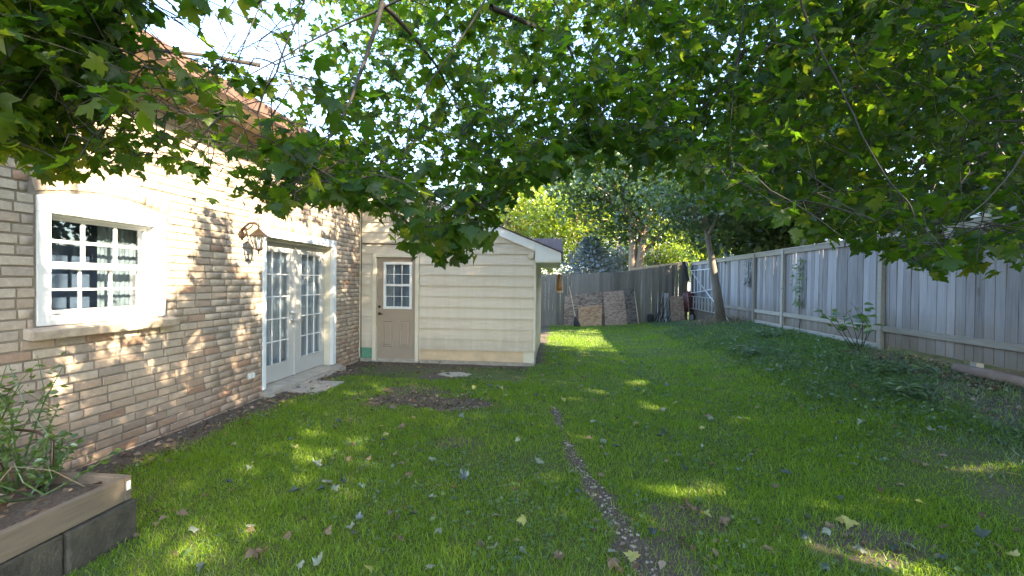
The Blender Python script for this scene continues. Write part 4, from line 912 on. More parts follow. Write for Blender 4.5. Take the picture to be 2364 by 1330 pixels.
def maple():
    r = np.random.default_rng(21)
    t = thing('maple_tree', 'broad maple spreading leafy branches over the lawn and house', 'tree', (3.4, -1.6, gzf(3.4, -1.6)))
    tb = Vector((3.4, -1.6, gzf(3.4, -1.6)-.1))
    fork = Vector((3.2, -1.3, 2.9))
    MB().tube([tb, tb+Vector((-.02, .03, .25)), tb+Vector((-.05, .08, 1.2)), fork, fork+Vector((-.15, .2, .8)), fork+Vector((-.3, .4, 2.2)), fork+Vector((-.4, .5, 4.2))], [.42, .33, .28, .27, .22, .16, .06], 14).build('trunk', M['bark'], t, smooth=True)
    limbs = [
        ([fork, Vector((2.0, .6, 4.3)), atd(1250, -160, 2.9), atd(880, 5, 3.1), atd(740, 70, 3.2), atd(600, 150, 3.2), atd(440, 235, 3.1)], .075),
        ([fork+Vector((-.1, .1, .5)), Vector((2.2, 1.2, 4.6)), atd(1190, -90, 3.3), atd(1135, 15, 3.3), atd(1080, 110, 3.3), atd(1000, 200, 3.2), atd(955, 300, 3.0), atd(940, 420, 2.8)], .06),
        ([fork+Vector((0, .1, .3)), Vector((2.9, .8, 3.9)), atd(1725, -120, 3.6), atd(1722, 75, 3.6), atd(1695, 190, 3.5), atd(1680, 330, 3.4), atd(1690, 440, 3.3)], .05),
        ([fork, Vector((3.1, .6, 3.3)), atd(1840, -40, 2.9), atd(1900, 90, 2.8), atd(1985, 250, 2.7), atd(2030, 370, 2.5), atd(2110, 480, 2.2)], .045),
        ([atd(1722, 110, 3.6), atd(1690, 190, 3.7), atd(1600, 270, 4.0), atd(1500, 330, 4.4), atd(1400, 330, 4.8)], .025),
        ([atd(1135, 15, 3.3), atd(1250, 60, 3.8), atd(1330, 110, 4.3), atd(1330, 250, 4.6), atd(1290, 330, 4.7)], .03),
        ([atd(880, 5, 3.1), atd(860, 80, 3.1), atd(830, 170, 3.0), atd(800, 260, 2.9), atd(760, 330, 2.8), atd(690, 420, 2.5)], .025),
        ([atd(880, 5, 3.1), atd(960, 80, 3.4), atd(1010, 150, 3.7), atd(1060, 250, 4.0), atd(1110, 330, 4.2)], .025),
        ([atd(600, 150, 3.2), atd(420, 120, 2.9), atd(250, 100, 2.6), atd(90, 170, 2.4), atd(-60, 260, 2.3)], .022),
        ([fork+Vector((.1, 0, .3)), Vector((4.2, .2, 3.7)), atd(2500, -60, 3.0), atd(2400, 200, 2.8), atd(2300, 420, 2.3), atd(2200, 520, 2.0)], .04),
        ([fork+Vector((-.2, .3, 1.2)), Vector((1.2, .4, 5.2)), Vector((-.6, 1.4, 5.5)), Vector((-2.2, 2.2, 5.2))], .06),
        ([fork+Vector((-.2, .3, 1.5)), Vector((2.6, 2.0, 5.6)), Vector((2.4, 4.2, 6.0)), Vector((2.2, 6., 5.6))], .06),
        ([fork+Vector((-.2, .3, 1.5)), Vector((4.6, .6, 5.2)), Vector((5.6, 2.2, 5.6)), Vector((6., 3.8, 5.4))], .06),
        ([fork+Vector((-.2, .2, 1.0)), Vector((1.8, -1.8, 4.9)), Vector((.2, -2.2, 5.2)), Vector((-1.6, -1.8, 5.0))], .06),
        ([fork+Vector((-.2, .2, 1.5)), Vector((4.6, -2.4, 5.)), Vector((6., -3., 5.4))], .06)]
    def pull(v, k): return CAM+(v-CAM)*k
    lim2 = []
    for pts, r0 in limbs:                       # visible stretches of the limbs hang nearer, below most of the leaves
        pts = [Vector(p) for p in pts]; X_, Y_, D_ = project(np.array([tuple(p) for p in pts]))
        lim2.append(([pull(p, .82) if (D_[i] > .3 and -100 < X_[i] < 2450 and Y_[i] > -170) else p for i, p in enumerate(pts)], r0*.62))
    limbs = lim2
    nodes, par, rad0, chains = [], [], [], []
    for pts, r0 in limbs:
        P = np.array([tuple(p) for p in pts]); seg = np.linalg.norm(np.diff(P, axis=0), axis=1); s = np.concatenate([[0], np.cumsum(seg)])
        n = max(6, int(s[-1]/.12)); u = np.linspace(0, s[-1], n)
        Q = np.stack([np.interp(u, s, P[:, k]) for k in range(3)], -1)
        for _ in range(3): Q[1:-1] = (Q[:-2]+2*Q[1:-1]+Q[2:])/4
        Q += np.cumsum(r.normal(size=Q.shape)*.004, axis=0)
        chains.append((Q, .0025+(r0-.0025)*np.linspace(1, 0, n)**1.3, 8)); nodes += list(Q)
    # sprays: seen part by picture column, rest over and behind the camera
    sp = []
    tries = 0
    while len(sp) < 4000 and tries < 120000:
        tries += 1
        px, py = r.uniform(-140, 2500), r.uniform(-160, 640)
        yl = np.interp(px, YL[:, 0], YL[:, 1])-25
        if py > yl: continue
        fr = (yl-py)/600
        dep = 2.5+(.6+4.6*min(1, .3+fr*1.8))*r.random()**.9
        if fr < .16 and r.random() < .5: dep = 1.8+1.0*r.random()
        if px < 700: dep = 1.6+(.8+1.2*max(0, (px-350)/350))*r.random()
        if px > 1750: dep = (1.75+1.4*r.random()) if fr < .14 else 2.3+4.6*r.random()**.95
        if 1150 < px < 1750: dep = max(dep, 2.3)
        skip = int(px < 680 and r.random() < .3)
        for (cx, cy, rx, ry, q) in ((440, 40, 100, 80, .93), (1215, 215, 45, 60, .93), (985, 425, 32, 36, .95), (1680, 80, 40, 40, .9), (1740, 260, 25, 40, .8), (1300, 60, 70, 40, .5), (1060, 60, 120, 40, .45), (650, 240, 60, 30, .5), (150, 300, 160, 50, .35), (330, 370, 130, 40, .3)):
            if ((px-cx)/rx)**2+((py-cy)/ry)**2 < 1 and r.random() < q: skip = 1
        if skip: continue
        p = atd(px, py, dep)
        if p.x < -3.15 or p.z > 7.2: continue
        sp.append(np.array(p))
    nvis = len(sp)
    while len(sp) < nvis+420:
        p = np.array([r.uniform(-3.3, 7.0), r.uniform(-4.5, 7.5), r.uniform(3.2, 7.6)])
        e = ((p[0]-2)/5.4)**2+((p[1]-1)/6.2)**2+((p[2]-4.8)/2.9)**2
        if e > 1: continue
        X_, Y_, D_ = project(p[None])
        if D_[0] > .2 and -150 < X_[0] < 2510 and Y_[0] > -160: continue
        if D_[0] > .2 and np.linalg.norm(p-np.array(CAM)) < 1.4: continue
        sp.append(p)
    want = {'shed': 380, 'wall': 280, 'over': 300}  # added sprays: keep sun off shed and wall, darken canopy at right
    for kk, num in want.items():
        got = tr_ = 0
        while got < num and tr_ < 20000:
            tr_ += 1
            q0 = np.array([r.uniform(-3.9, -.3), YS, r.uniform(0, 3.2)]) if kk == 'shed' else np.array([WX, r.uniform(2.5, 8.4), r.uniform(0, 3.3)]) if kk == 'wall' else None
            p = q0+S*r.uniform(3, 12.5) if q0 is not None else np.array([r.uniform(1.5, 7), r.uniform(.5, 8), r.uniform(4.2, 7.8)])
            if ((p[0]-2.4)/5.6)**2+((p[1]-2)/6.6)**2+((p[2]-4.8)/3.0)**2 > 1 or p[2] < 3.0: continue
            X_, Y_, D_ = project(p[None])
            if D_[0] > .2 and -150 < X_[0] < 2510 and Y_[0] > np.interp(X_[0], YL[:, 0], YL[:, 1])-40: continue
            if not lit_keep(p[None], r)[0]: continue
            sp.append(p); got += 1
    sp = np.array(sp); k_ = np.ones(len(sp), bool); k_[:nvis] = lit_keep(sp[:nvis], r) | (r.random(nvis) < .3); sp = sp[k_]
    lim = np.array(nodes); dist = np.array([np.min(np.sum((lim-p)**2, 1)) for p in sp]); NB = np.empty((len(nodes)+len(sp)*9, 3)); nn = len(nodes); NB[:nn] = lim
    LP, LA = [], []
    for i in np.argsort(dist):
        p = sp[i]; d2 = np.sum((NB[:nn]-p)**2, 1); a = NB[np.argmin(d2)].copy(); L = math.sqrt(d2.min())
        d = unit(p-a+np.array([0, 0, -.05])); out = unit(unit(p-a)+r.normal(size=3)*np.array([.6, .6, .25])+np.array([0, 0, -.25]))
        ln = r.uniform(.25, .5); mid = (a+p)/2+np.array([0, 0, .06*L])+r.normal(size=3)*.04*L
        tt = np.linspace(0, 1, 5)[:, None]; Q = (1-tt)**2*a+2*tt*(1-tt)*mid+tt**2*p
        E = np.array([p+out*ln*k+np.array([0, 0, -.12*k*k*ln]) for k in (.35, .7, 1.)])
        Q = np.vstack([Q, E]); qx, qy, qd = project(Q); bad = np.where((qd > .2) & (qy > np.interp(qx, YL[:, 0], YL[:, 1])-5))[0]
        Qf = Q[:max(2, bad[0])] if len(bad) else Q
        r0 = .0035+.0035*min(1.5, L)
        chains.append((Qf, np.linspace(r0, .0018, len(Qf)), 3)); m_ = len(Q)-2; NB[nn:nn+m_] = Q[1:-1]; nn += m_
        nl = r.integers(12, 20)
        for j in range(nl):
            u = r.random()**.8; b = a*.0+np.array([np.interp(u*1., np.linspace(-.6, 1, len(Q[2:])), Q[2:, k]) for k in range(3)])
            az = r.uniform(0, 6.28); ax = np.array([math.cos(az), math.sin(az), 0])*1.+out*.6+np.array([0, 0, r.uniform(-1.1, -.05)])
            ax = unit(ax); LP.append(b+ax*r.uniform(.03, .085)+np.array([0, 0, -.01])); LA.append(ax)
    Vs, Fs, base = [], [], 0
    for Q, R_, n in chains:
        V, Fc, _ = tube_np(Q, R_, n); Vs.append(V); Fs.append(np.array(Fc)+base); base += len(V)
    o = link('branches', mesh_np('branches', np.concatenate(Vs), np.concatenate(Fs), np.zeros(base), True), M['twig'], t); tag(o, kind='stuff')
    LP = np.array(LP); LA = np.array(LA)
    kp = lit_keep(LP, r) & (LP[:, 0] > WX+.22) & ~((LP[:, 0] < WX+.75) & (LP[:, 2] > 3.3))
    kp &= np.linalg.norm(LP-np.array(CAM), axis=1) > 1.45
    tx, ty, td = project(LP+LA*.08); kp &= ~((td > .2) & (ty > np.interp(tx, YL[:, 0], YL[:, 1])+r.uniform(0, 45, len(LP))))
    LP, LA = LP[kp], LA[kp]
    Nn = unit(np.array([0, 0, 1.])+r.normal(size=LP.shape)*.45+.0*LA); sz = .042+.048*r.random(len(LP))**1.1; q = r.integers(0, 6, len(LP))
    px, py, d = project(LP); sc_ = np.where((d > .5) & (px > 0) & (px < W) & (py > 0) & (py < H), sz/np.maximum(d, .5), 0)
    top = np.argsort(-sc_)[:300]; rest = np.ones(len(LP), bool); rest[top] = False
    print('maple leaves', len(LP), 'sprays', len(sp))
    for i in top:
        A = Vector(LA[i]); B = A.cross(Vector(Nn[i])).normalized(); C = B.cross(A)
        o = bpy.data.objects.new('leaf', leaf_mesh(int(q[i]), M['maple'])); COL.objects.link(o)
        mw = Matrix((B*sz[i], A*sz[i], C*sz[i])).transposed().to_4x4(); mw.translation = Vector(LP[i]); o.matrix_basis = mw; setp(o, t)
    near = rest & (sc_ > 0) & (d < 3.9); far = rest & ~near
    V, T = leaf_arrays(LP[near], LA[near], Nn[near], sz[near], q[near]); V2, T2 = leaf_coarse(LP[far], LA[far], Nn[far], sz[far])
    vv = np.concatenate([np.repeat(r.random(near.sum()), NL), np.repeat(r.random(far.sum()), 12)])
    o = link('crown', mesh_np('crown', np.vstack([V, V2]), np.vstack([T, T2+len(V)]), vv, True), M['maple'], t); tag(o, kind='stuff')
maple()

# ------------------------------------------------------------------ trees around the yard
def tree(name, label, base, h, cz, rad, mat, bark, seed, nclump=120, per=60, ls=.16, tr=.16, lean_=(0, 0), stems=1, cr=.55, carve=True, group=None, hang=0., hi=False):
    r = np.random.default_rng(seed); bx, by = base; bz = gzf(bx, by) if abs(bx) < 8 and by < 20 else .3
    t = thing(name, label, 'tree', (bx, by, bz), group)
    C = unit(r.normal(size=(nclump, 3)))*(r.random((nclump, 1))**.4); C *= .82+.36*r.random((nclump, 1))
    C = C*np.array(rad)+np.array([bx+lean_[0]*h, by+lean_[1]*h, cz])
    C[:, 2] -= hang*np.abs(C[:, 0]-bx)
    mw = MB(); fk = []
    for s_ in range(stems):
        o_ = Vector((r.normal()*.06*stems, r.normal()*.06*stems, 0)) if stems > 1 else Vector()
        sw = Vector((r.normal()*.5, r.normal()*.5, 0)) if stems > 1 else Vector()
        pts = [Vector((bx, by, bz-.2))+o_*.3, Vector((bx, by, bz+.25*h))+o_*2+Vector((lean_[0]*h*.25, lean_[1]*h*.25, 0))+sw*.2, Vector((bx+lean_[0]*h*.55, by+lean_[1]*h*.55, bz+.55*h))+o_*3+sw*.7, Vector((bx+lean_[0]*h*.9, by+lean_[1]*h*.9, bz+.9*h))+o_*3+sw]
        mw = MB(); mw.tube(pts, [tr*1.15, tr*.85, tr*.55, tr*.15], 10); mw.build('trunk', bark, t, smooth=True); fk.append(pts)
    Vs, Fs, base_ = [], [], 0
    for i in r.choice(nclump, min(nclump, 26), replace=False):
        pts = fk[r.integers(stems)]; e = Vector(C[i]); s0 = pts[1].lerp(pts[2], r.random()) if r.random() < .6 and not hi else pts[2].lerp(pts[3], r.random()*.7)
        V, Fc, _ = tube_np([s0, s0.lerp(e, .5)+Vector((r.normal()*.1, r.normal()*.1, .12*(e-s0).length)), e], [tr*.32, tr*.18, .01], 5); Vs.append(V); Fs.append(np.array(Fc)+base_); base_ += len(V)
    link('limbs', mesh_np('limbs', np.concatenate(Vs), np.concatenate(Fs), np.zeros(base_), True), bark, t)
    n = nclump*per; P = np.repeat(C, per, 0)+r.normal(size=(n, 3))*np.array([cr, cr, cr*.6])*(.5+.7*np.repeat(r.random((nclump, 1)), per, 0))
    if carve: P = P[lit_keep(P, r)]
    P = P[(P[:, 2] > gz(P[:, 0], P[:, 1])+.3)]
    if bx > FX: P = P[(P[:, 0] > FX+.15) | (P[:, 2] > 2.6)]
    n = len(P); A = unit(r.normal(size=(n, 3))*np.array([1, 1, .6])+np.array([0, 0, -.5])); Nn = unit(np.array([0, 0, 1.])+r.normal(size=(n, 3))*.6)
    V, T = diamonds(P, A, Nn, ls*r.uniform(.6, 1.3, n), .75)
    o = link('crown', mesh_np('crown', V, T, np.repeat(r.random(n), 6)), mat, t); tag(o, kind='stuff'); return t
def at_col(px, Y): d = ray(px, 600); return (d.x*Y/d.y, Y)
# behind the side fence
tree('cedar_tree', 'dark dense tree just beyond the near fence panel', (8.6, 5.0), 8, 4.6, (2.5, 2.4, 3.9), M['tree_dark'], M['bark'], 1, 190, 70, .22)
tree('cedar_tree', 'dark dense tree beyond fence with bare trunk above the rail', at_col(1812, 14.5), 9, 5.0, (2.6, 2.6, 3.6), M['tree_dark'], M['bark'], 2, 170, 70, .22)
tree('cedar_tree', 'dark tree beyond fence post beside the leafy vine', (9.0, 9.6), 9, 4.8, (2.7, 2.5, 4.0), M['tree_dark'], M['bark'], 3, 190, 70, .22)
tree('cedar_tree', 'tall dark tree beyond the end of the side fence', (9.2, .8), 10, 5.6, (3.0, 2.8, 4.4), M['tree_dark'], M['bark'], 4, 200, 60, .25)
tree('cedar_tree', 'tall dark tree closing the fence line near the maple trunk', (9.6, -3.6), 10, 5.6, (3.0, 2.8, 4.6), M['tree_dark'], M['bark'], 5, 200, 60, .25)
tree('cedar_tree', 'tall blue green tree in second row beyond the side fence', (12.5, 12.0), 12, 6.8, (3.3, 3.2, 5.0), M['tree_mid'], M['bark'], 6, 180, 60, .22)
tree('cedar_tree', 'broad blue green tree in second row behind near fence', (13, 3.5), 12, 7.2, (3.4, 3.4, 5.2), M['tree_mid'], M['bark'], 7, 180, 60, .22)
tree('cedar_tree', 'green tree beyond the fence corner behind leaning trunk', at_col(1730, 19.5), 9, 5.2, (2.6, 2.4, 3.6), M['tree_mid'], M['bark'], 8, 150, 60, .18)
# small leaning tree inside the yard
def leaning():
    b = Vector((4.85, 13.4, 0)); b.z = gzf(b.x, b.y)
    for k in range(30):
        q = onZ(1668, 745, gzf(b.x, b.y)); b = Vector((min(4.95, q.x), q.y, 0)) if q.x < 5.2 else b
    tp = onY(1632, 545, b.y+.05); u = Vector((tp.x-b.x, 0, tp.z-gzf(b.x, b.y)))
    tree('leaning_tree', 'small tree with thin leaning trunk beside ladder in fence corner', (b.x, b.y), 4.4, 4.1, (1.5, 1.6, 1.1), M['tree_mid'], M['bark'], 12, 75, 55, .12, .125, (u.x/u.z, 0.), 1, .4, hi=True)
leaning()
# beyond the back fence
tree('maple_tree', 'sunlit tan trunked maple forking just above the back fence', at_col(1455, 20.0), 8, 6.0, (3.5, 2.4, 2.5), M['tree_mid'], M['bark_warm'], 13, 170, 60, .2, .2, (0, 0), 2, .5, False)
tree('maple_tree', 'bright yellow green maple behind the blue spruce', at_col(1330, 27), 8, 4.6, (3.6, 2.6, 3.2), M['tree_yellow'], M['bark_warm'], 14, 140, 60, .2, .2, carve=False)
tree('maple_tree', 'yellow green tree behind the shed roof', at_col(1180, 25), 9, 5.0, (3.2, 2.6, 3.2), M['tree_yellow'], M['bark_warm'], 15, 120, 60, .2, .2, carve=False)
tree('maple_tree', 'yellow green tree between forked maple and neighbour house', at_col(1540, 31), 9, 5.0, (3.6, 2.6, 3.4), M['tree_yellow'], M['bark_warm'], 16, 120, 60, .22, .2, carve=False)
tree('maple_tree', 'yellow green tree beyond fence corner past the neighbour house', at_col(1690, 29), 8, 4.4, (3.2, 2.6, 3.0), M['tree_yellow'], M['bark_warm'], 17, 120, 60, .22, .2, carve=False)
tree('maple_tree', 'tall green tree rising far behind the forked maple', at_col(1430, 36), 13, 8.0, (5.5, 3, 4.5), M['tree_mid'], M['bark'], 18, 150, 60, .3, .25, carve=False)
tree('maple_tree', 'tall green tree far behind the fence corner', at_col(1640, 38), 13, 8.5, (5.0, 3, 5), M['tree_mid'], M['bark'], 19, 150, 60, .3, .25, carve=False)
tree('maple_tree', 'pale leafy tree beside spruce behind the back fence', at_col(1425, 24.5), 5, 2.6, (2.2, 1.6, 1.5), M['spruce'], M['bark'], 20, 80, 60, .15, .12, carve=False)
tree('maple_tree', 'pale green bush at foot of forked maple behind back fence', at_col(1520, 24), 5, 2.6, (2.0, 1.5, 1.4), M['tree_yellow'], M['bark'], 22, 80, 60, .14, .12, carve=False)
tree('maple_tree', 'tall green tree far behind the shed roof', at_col(1270, 34), 12, 7.5, (5.0, 3, 4.6), M['tree_mid'], M['bark'], 24, 150, 60, .32, .25, carve=False)
tree('maple_tree', 'tall dark green tree far behind the spruce and maple', at_col(1370, 30), 11, 8.2, (4.6, 2.6, 3.0), M['tree_dark'], M['bark'], 25, 130, 60, .28, .25, carve=False)
def spruce():
    bx, by = at_col(1366, 21.5); t = thing('blue_spruce', 'silvery blue spruce behind the back fence beside shed eave', 'tree', (bx, by, 0)); r = np.random.default_rng(3)
    MB().tube([(bx, by, -.1), (bx, by, 2), (bx, by, 3.9)], [.12, .07, .015], 8).build('trunk', M['bark'], t)
    P, A, Nn = [], [], []; Vs, Fs, base = [], [], 0
    for i in range(170):
        z = .5+3.3*(i/170)**.9; R_ = 3.1*(1-z/4.15)+.12; a = i*2.4; d = np.array([math.cos(a), math.sin(a), .0]); p0 = np.array([bx, by, z]); L = R_*r.uniform(.8, 1.1)
        V, Fc, _ = tube_np([p0, p0+d*L*.5+[0, 0, -.04], p0+d*L+[0, 0, .06*L]], [.015, .01, .004], 4); Vs.append(V); Fs.append(np.array(Fc)+base); base += len(V)
        for j in range(60):
            u = .15+.85*r.random(); s = r.choice((-1, 1)); sd_ = np.array([-d[1], d[0], 0])*s; k = r.random()
            b = p0+d*L*u+sd_*k*.30*L*(1.05-u)+np.array([0, 0, -.08*u*(1-u)*L-.03*k+.06*L*u*u])
            P.append(b); A.append(d*.7+sd_*.8+np.array([0, 0, r.uniform(-.2, .7)])); Nn.append([r.normal(), r.normal()-.5, .6])
    link('limbs', mesh_np('limbs', np.concatenate(Vs), np.concatenate(Fs), np.zeros(base)), M['bark'], t)
    V, T = diamonds(np.array(P), unit(np.array(A)), unit(np.array(Nn)), r.uniform(.09, .17, len(P)), .32, .05)
    o = link('crown', mesh_np('crown', V, T, np.repeat(r.random(len(P)), 6)), M['spruce'], t); tag(o, kind='stuff')
spruce()
def neighbour():
    x, y = at_col(1612, 42); t = thing('neighbour_house', 'white neighbour house with grey roof beyond the fence corner', 'house', (x, y, 0))
    MB().box(x-4.5, x+4.5, y, y+7, -.2, 3.5).build('wall', M['white'], t)
    MB().prism([(x-5, y-.5, 3.5), (x+5, y-.5, 3.5), (x+2.4, y+3.5, 5.6), (x-2.4, y+3.5, 5.6)], (0, 0, .06)).build('roof', M['shingle'], t)
    MB().prism([(x-5, y+7.5, 3.5), (x-2.4, y+3.5, 5.6), (x+2.4, y+3.5, 5.6), (x+5, y+7.5, 3.5)], (0, 0, .06)).build('roof', M['shingle'], t)
    MB().box(x-5, x+5, y-.52, y-.48, 3.3, 3.52).build('fascia', M['white'], t)
    for k in (-2.6, .6): w_ = MB().box(x+k, x+k+1.4, y-.05, y-.01, 1.5, 2.9).build('window', M['dark'], t); MB().box(x+k-.1, x+k+1.5, y-.06, y-.02, 1.38, 1.48).build('sill', M['white'], t)
    x, y = at_col(1262, 26); t = thing('neighbour_garage', 'low white garage edge showing over fence beneath shed eave', 'building', (x, y, 0))
    MB().box(x-3, x+.5, y, y+4, -.2, 1.9).build('wall', M['white'], t); MB().box(x-3.2, x+.6, y-.2, y+4.2, 1.92, 2.12).build('roof', M['white'], t)
neighbour()

# ------------------------------------------------------------------ plants along the side fence
def vines():
    for (yc, za, zb, mat, lab, sd_, wd) in ((10.15, 1.15, 2.2, 'weed', 'green climbing vine on fence boards between two posts', 1, .12), (12.75, 1.55, 2.3, 'spruce', 'pale silvery vine hanging beside a fence post', 2, .10)):
        t = thing('climbing_vine', lab, 'vine', (FX-.03, yc, za)); r = np.random.default_rng(sd_)
        for k in range(3):
            pts = [(FX-.005-.01*r.random(), yc+r.normal()*.03, z) for z in np.linspace(za-.6 if mat == 'weed' else za, zb, 7)]; MB().tube(pts, .004, 4).build('stem', M['twig'], t)
        n = 90; P = np.stack([FX-.02-r.random(n)*.06, yc+r.normal(size=n)*wd, r.uniform(za, zb, n)], -1); A = unit(np.stack([-r.random(n)*.5, r.normal(size=n), -r.random(n)], -1)); Nn = unit(np.stack([-np.ones(n), r.normal(size=n)*.4, r.normal(size=n)*.4+.3], -1))
        V, T = diamonds(P, A, Nn, r.uniform(.05, .10, n), .6); link('leaves', mesh_np('leaves', V, T, np.repeat(r.random(n), 6)), M[mat], t)
    c = Vector((4.95, 7.75, 0)); c.z = gzf(c.x, c.y)
    plant('maple_sapling', 'young broad leaved sapling in front of fence post', 'sapling', tuple(c), .8, 8, 6, .28, .15, M['weed'], M['twig'], 40, .75, lo=.5)
    for i, (x, y, lab) in enumerate([(3.9, 5.25, 'spiky fern like weed at edge of the bank'), (4.3, 6.2, 'leafy weed clump on the bank below the litter'), (3.6, 8.3, 'leafy weed clump where lawn meets the bank near sapling'), (4.4, 9.6, 'tall weed clump on bank below the green vine')]):
        plant('bank_weed', lab, 'weed', (x, y, gzf(x, y)), .22, 16, 5, .22, .13, M['bankgrass'], M['bankgrass'], 50+i, .3, lo=.15)
    a, b = onX(2290, 868, 4.75), onX(2400, 905, 4.75); o = MB().tube([(4.95, 5.95, gzf(4.95, 5.95)+.05), (4.9, 5.4, gzf(4.9, 5.4)+.055), (4.85, 4.7, gzf(4.85, 4.7)+.05)], [.06, .065, .06], 10).build('fallen_log', M['log'], smooth=True); tag(o, 'smooth reddish log lying along the foot of side fence', 'log')
vines()

# ------------------------------------------------------------------ grass, gravel, litter
def blades(name, X, Y, hgt, wid, bend, mat, label, cat, seed, kind='stuff'):
    r = np.random.default_rng(seed); n = len(X); Z = gz(X, Y)-.008
    az = r.uniform(0, 2*np.pi, n); la = r.uniform(0, 2*np.pi, n); d = np.stack([np.cos(la), np.sin(la)], -1)*(bend*hgt*(.3+r.random(n)))[:, None]
    sx, sy = np.cos(az)*wid/2, np.sin(az)*wid/2; V = np.empty((n, 5, 3))
    V[:, 0] = np.stack([X-sx, Y-sy, Z], -1); V[:, 1] = np.stack([X+sx, Y+sy, Z], -1)
    mx, my = X+d[:, 0]*.35, Y+d[:, 1]*.35; V[:, 2] = np.stack([mx-sx*.8, my-sy*.8, Z+hgt*.6], -1); V[:, 3] = np.stack([mx+sx*.8, my+sy*.8, Z+hgt*.6], -1)
    V[:, 4] = np.stack([X+d[:, 0], Y+d[:, 1], Z+hgt*(1-.25*bend)], -1)
    i = np.arange(n)[:, None]*5
    pn = .9*(fbm(X*.8, Y*.8, 8)-.5)+.3*(vnoise(X*4, Y*4, 9)-.5); v = np.clip(r.random(n)*.9+.05+pn, 0, .999)
    o = link(name, mesh_np(name, V.reshape(-1, 3), [i+np.array([[0, 1, 3, 2]]), i+np.array([[2, 3, 4]])], np.repeat(v, 5)), mat); tag(o, label, cat, kind=kind)
def lawn():
    r = np.random.default_rng(77); XS, YS_ = [], []
    for (ya, yb, dens) in ((.9, 2.2, 6000), (2.2, 3.6, 7500), (3.6, 5.2, 5200), (5.2, 7, 3400), (7, 9.5, 2000), (9.5, 13, 1100), (13, 18, 700)):
        x0, x1 = (-3.7, 5.2) if yb < 8.6 else (-.5, 5.2); x0 = max(x0, -1.35*yb-.6) if yb < 3 else x0; x1 = min(x1, 1.15*yb+1.2)
        n = int((x1-x0)*(yb-ya)*dens); XS.append(r.uniform(x0, x1, n)); YS_.append(r.uniform(ya, yb, n))
    X, Y = np.concatenate(XS), np.concatenate(YS_); n = len(X)
    thin = .55+.45*sstep(.25, .6, fbm(X*1.7, Y*1.7, 31))
    keep = r.random(n) < (1-.93*soilm(X, Y))*thin*(1-.35*sstep(1.2, 3.5, X)*sstep(4.5, 2.5, Y))
    keep &= ~((X < -2.57) & (Y < 2.48)) & ~((X < -.38) & (Y > 8.44)) & ~((X > -3.82) & (X < -3.24) & (Y > 5.7) & (Y < 6.52)) & (Y < 15.35+(X+3.2)*.332+.0)
    X, Y = X[keep], Y[keep]; d = np.hypot(X, Y); n = len(X)
    h_ = r.uniform(.03, .07, n)*(.5+1.1*fbm(X*1.6, Y*1.6, 41)); wv = np.clip(.0016+.00068*d, .0022, .011)*r.uniform(.7, 1.3, n)
    blades('lawn_grass', X, Y, h_, wv, r.uniform(.35, 1.7, n), M['grass'], 'short green lawn grass covering the yard', 'grass', 1); print('blades', n)
    n = 60000; X = r.uniform(3.0, 5.25, n); Y = 3.+r.random(n)**1.2*14.5
    keep = (r.random(n) < sstep(3.1, 4.1, X+.7*(fbm(X*1.5, Y*1.5, 2)-.5)+.10*(Y-7)*(Y < 13)*(Y > 7))*(1-.8*soilm(X, Y))); X, Y = X[keep], Y[keep]; n = len(X)
    blades('bank_grass', X, Y, r.uniform(.04, .13, n)*(.5+fbm(X*2.5, Y*2.5, 71)), r.uniform(.004, .010, n), r.uniform(.5, 2.0, n), M['bankgrass'], 'long blue green grass and weeds on bank below side fence', 'grass', 2)
    n = 900; X = 4.6+r.normal(size=n)*.35; Y = 13.1+r.normal(size=n)*.4; k = X < 5.2
    blades('straw_heap', X[k], Y[k], r.uniform(.1, .28, k.sum()), np.full(k.sum(), .012), r.uniform(.8, 2, k.sum()), M['straw'], 'dry straw and dead weeds round foot of leaning trunk', 'straw', 3)
    n = 22000; X = r.uniform(-3.4, 5., n); Y = 1.3+r.random(n)**1.3*8.; k = (r.random(n) < .25+.75*sstep(.5, .7, fbm(X*1.9+4, Y*1.9, 33))) & ~((X < -2.57) & (Y < 2.48)) & ~((X < -.38) & (Y > 8.4)) & (X > -3.6); X, Y = X[k], Y[k]; n = len(X)
    blades('dead_grass', X, Y, r.uniform(.015, .045, n), np.clip(.0012+.0005*Y, .002, .006), r.uniform(1.2, 3.2, n), M['straw'], 'flattened dead straw scattered through the lawn', 'straw', 5)
    # broad clover-like leaves among the blades
    n = 38000; X = np.where(r.random(n) < .25, r.uniform(2.9, 5.2, n), r.uniform(-3.5, 5.1, n)); Y = 1.2+r.random(n)**1.4*9; k = ((fbm(X*1.4+9, Y*1.4, 51) > .53) | ((X > 3.1) & (r.random(n) < .25+.75*sstep(.42, .6, fbm(X*1.3, Y*1.3, 57))))) & (soilm(X, Y) < .5) & ~((X < -2.57) & (Y < 2.48)) & ~((X < -.38) & (Y > 8.4)); X, Y = X[k], Y[k]; n = len(X)
    P = np.stack([X, Y, gz(X, Y)+r.uniform(.012, .045, n)], -1); A = unit(np.stack([r.normal(size=n), r.normal(size=n), r.uniform(-.2, .5, n)], -1)); Nn = unit(np.array([0, 0, 1.])+r.normal(size=(n, 3))*.35)
    V, T = diamonds(P+np.stack([0*X, 0*X, np.where(X > 3.1, r.uniform(0, .06, n), 0)], -1), A, Nn, r.uniform(.014, .034, n)*(1+.06*Y)*np.where(X > 3.1, 1.15, 1), .8, .05); o = link('clover', mesh_np('clover', V, T, np.repeat(r.random(n), 6)), M['weed']); tag(o, 'low broad leaved weeds mixed into the lawn', 'weeds', kind='stuff')
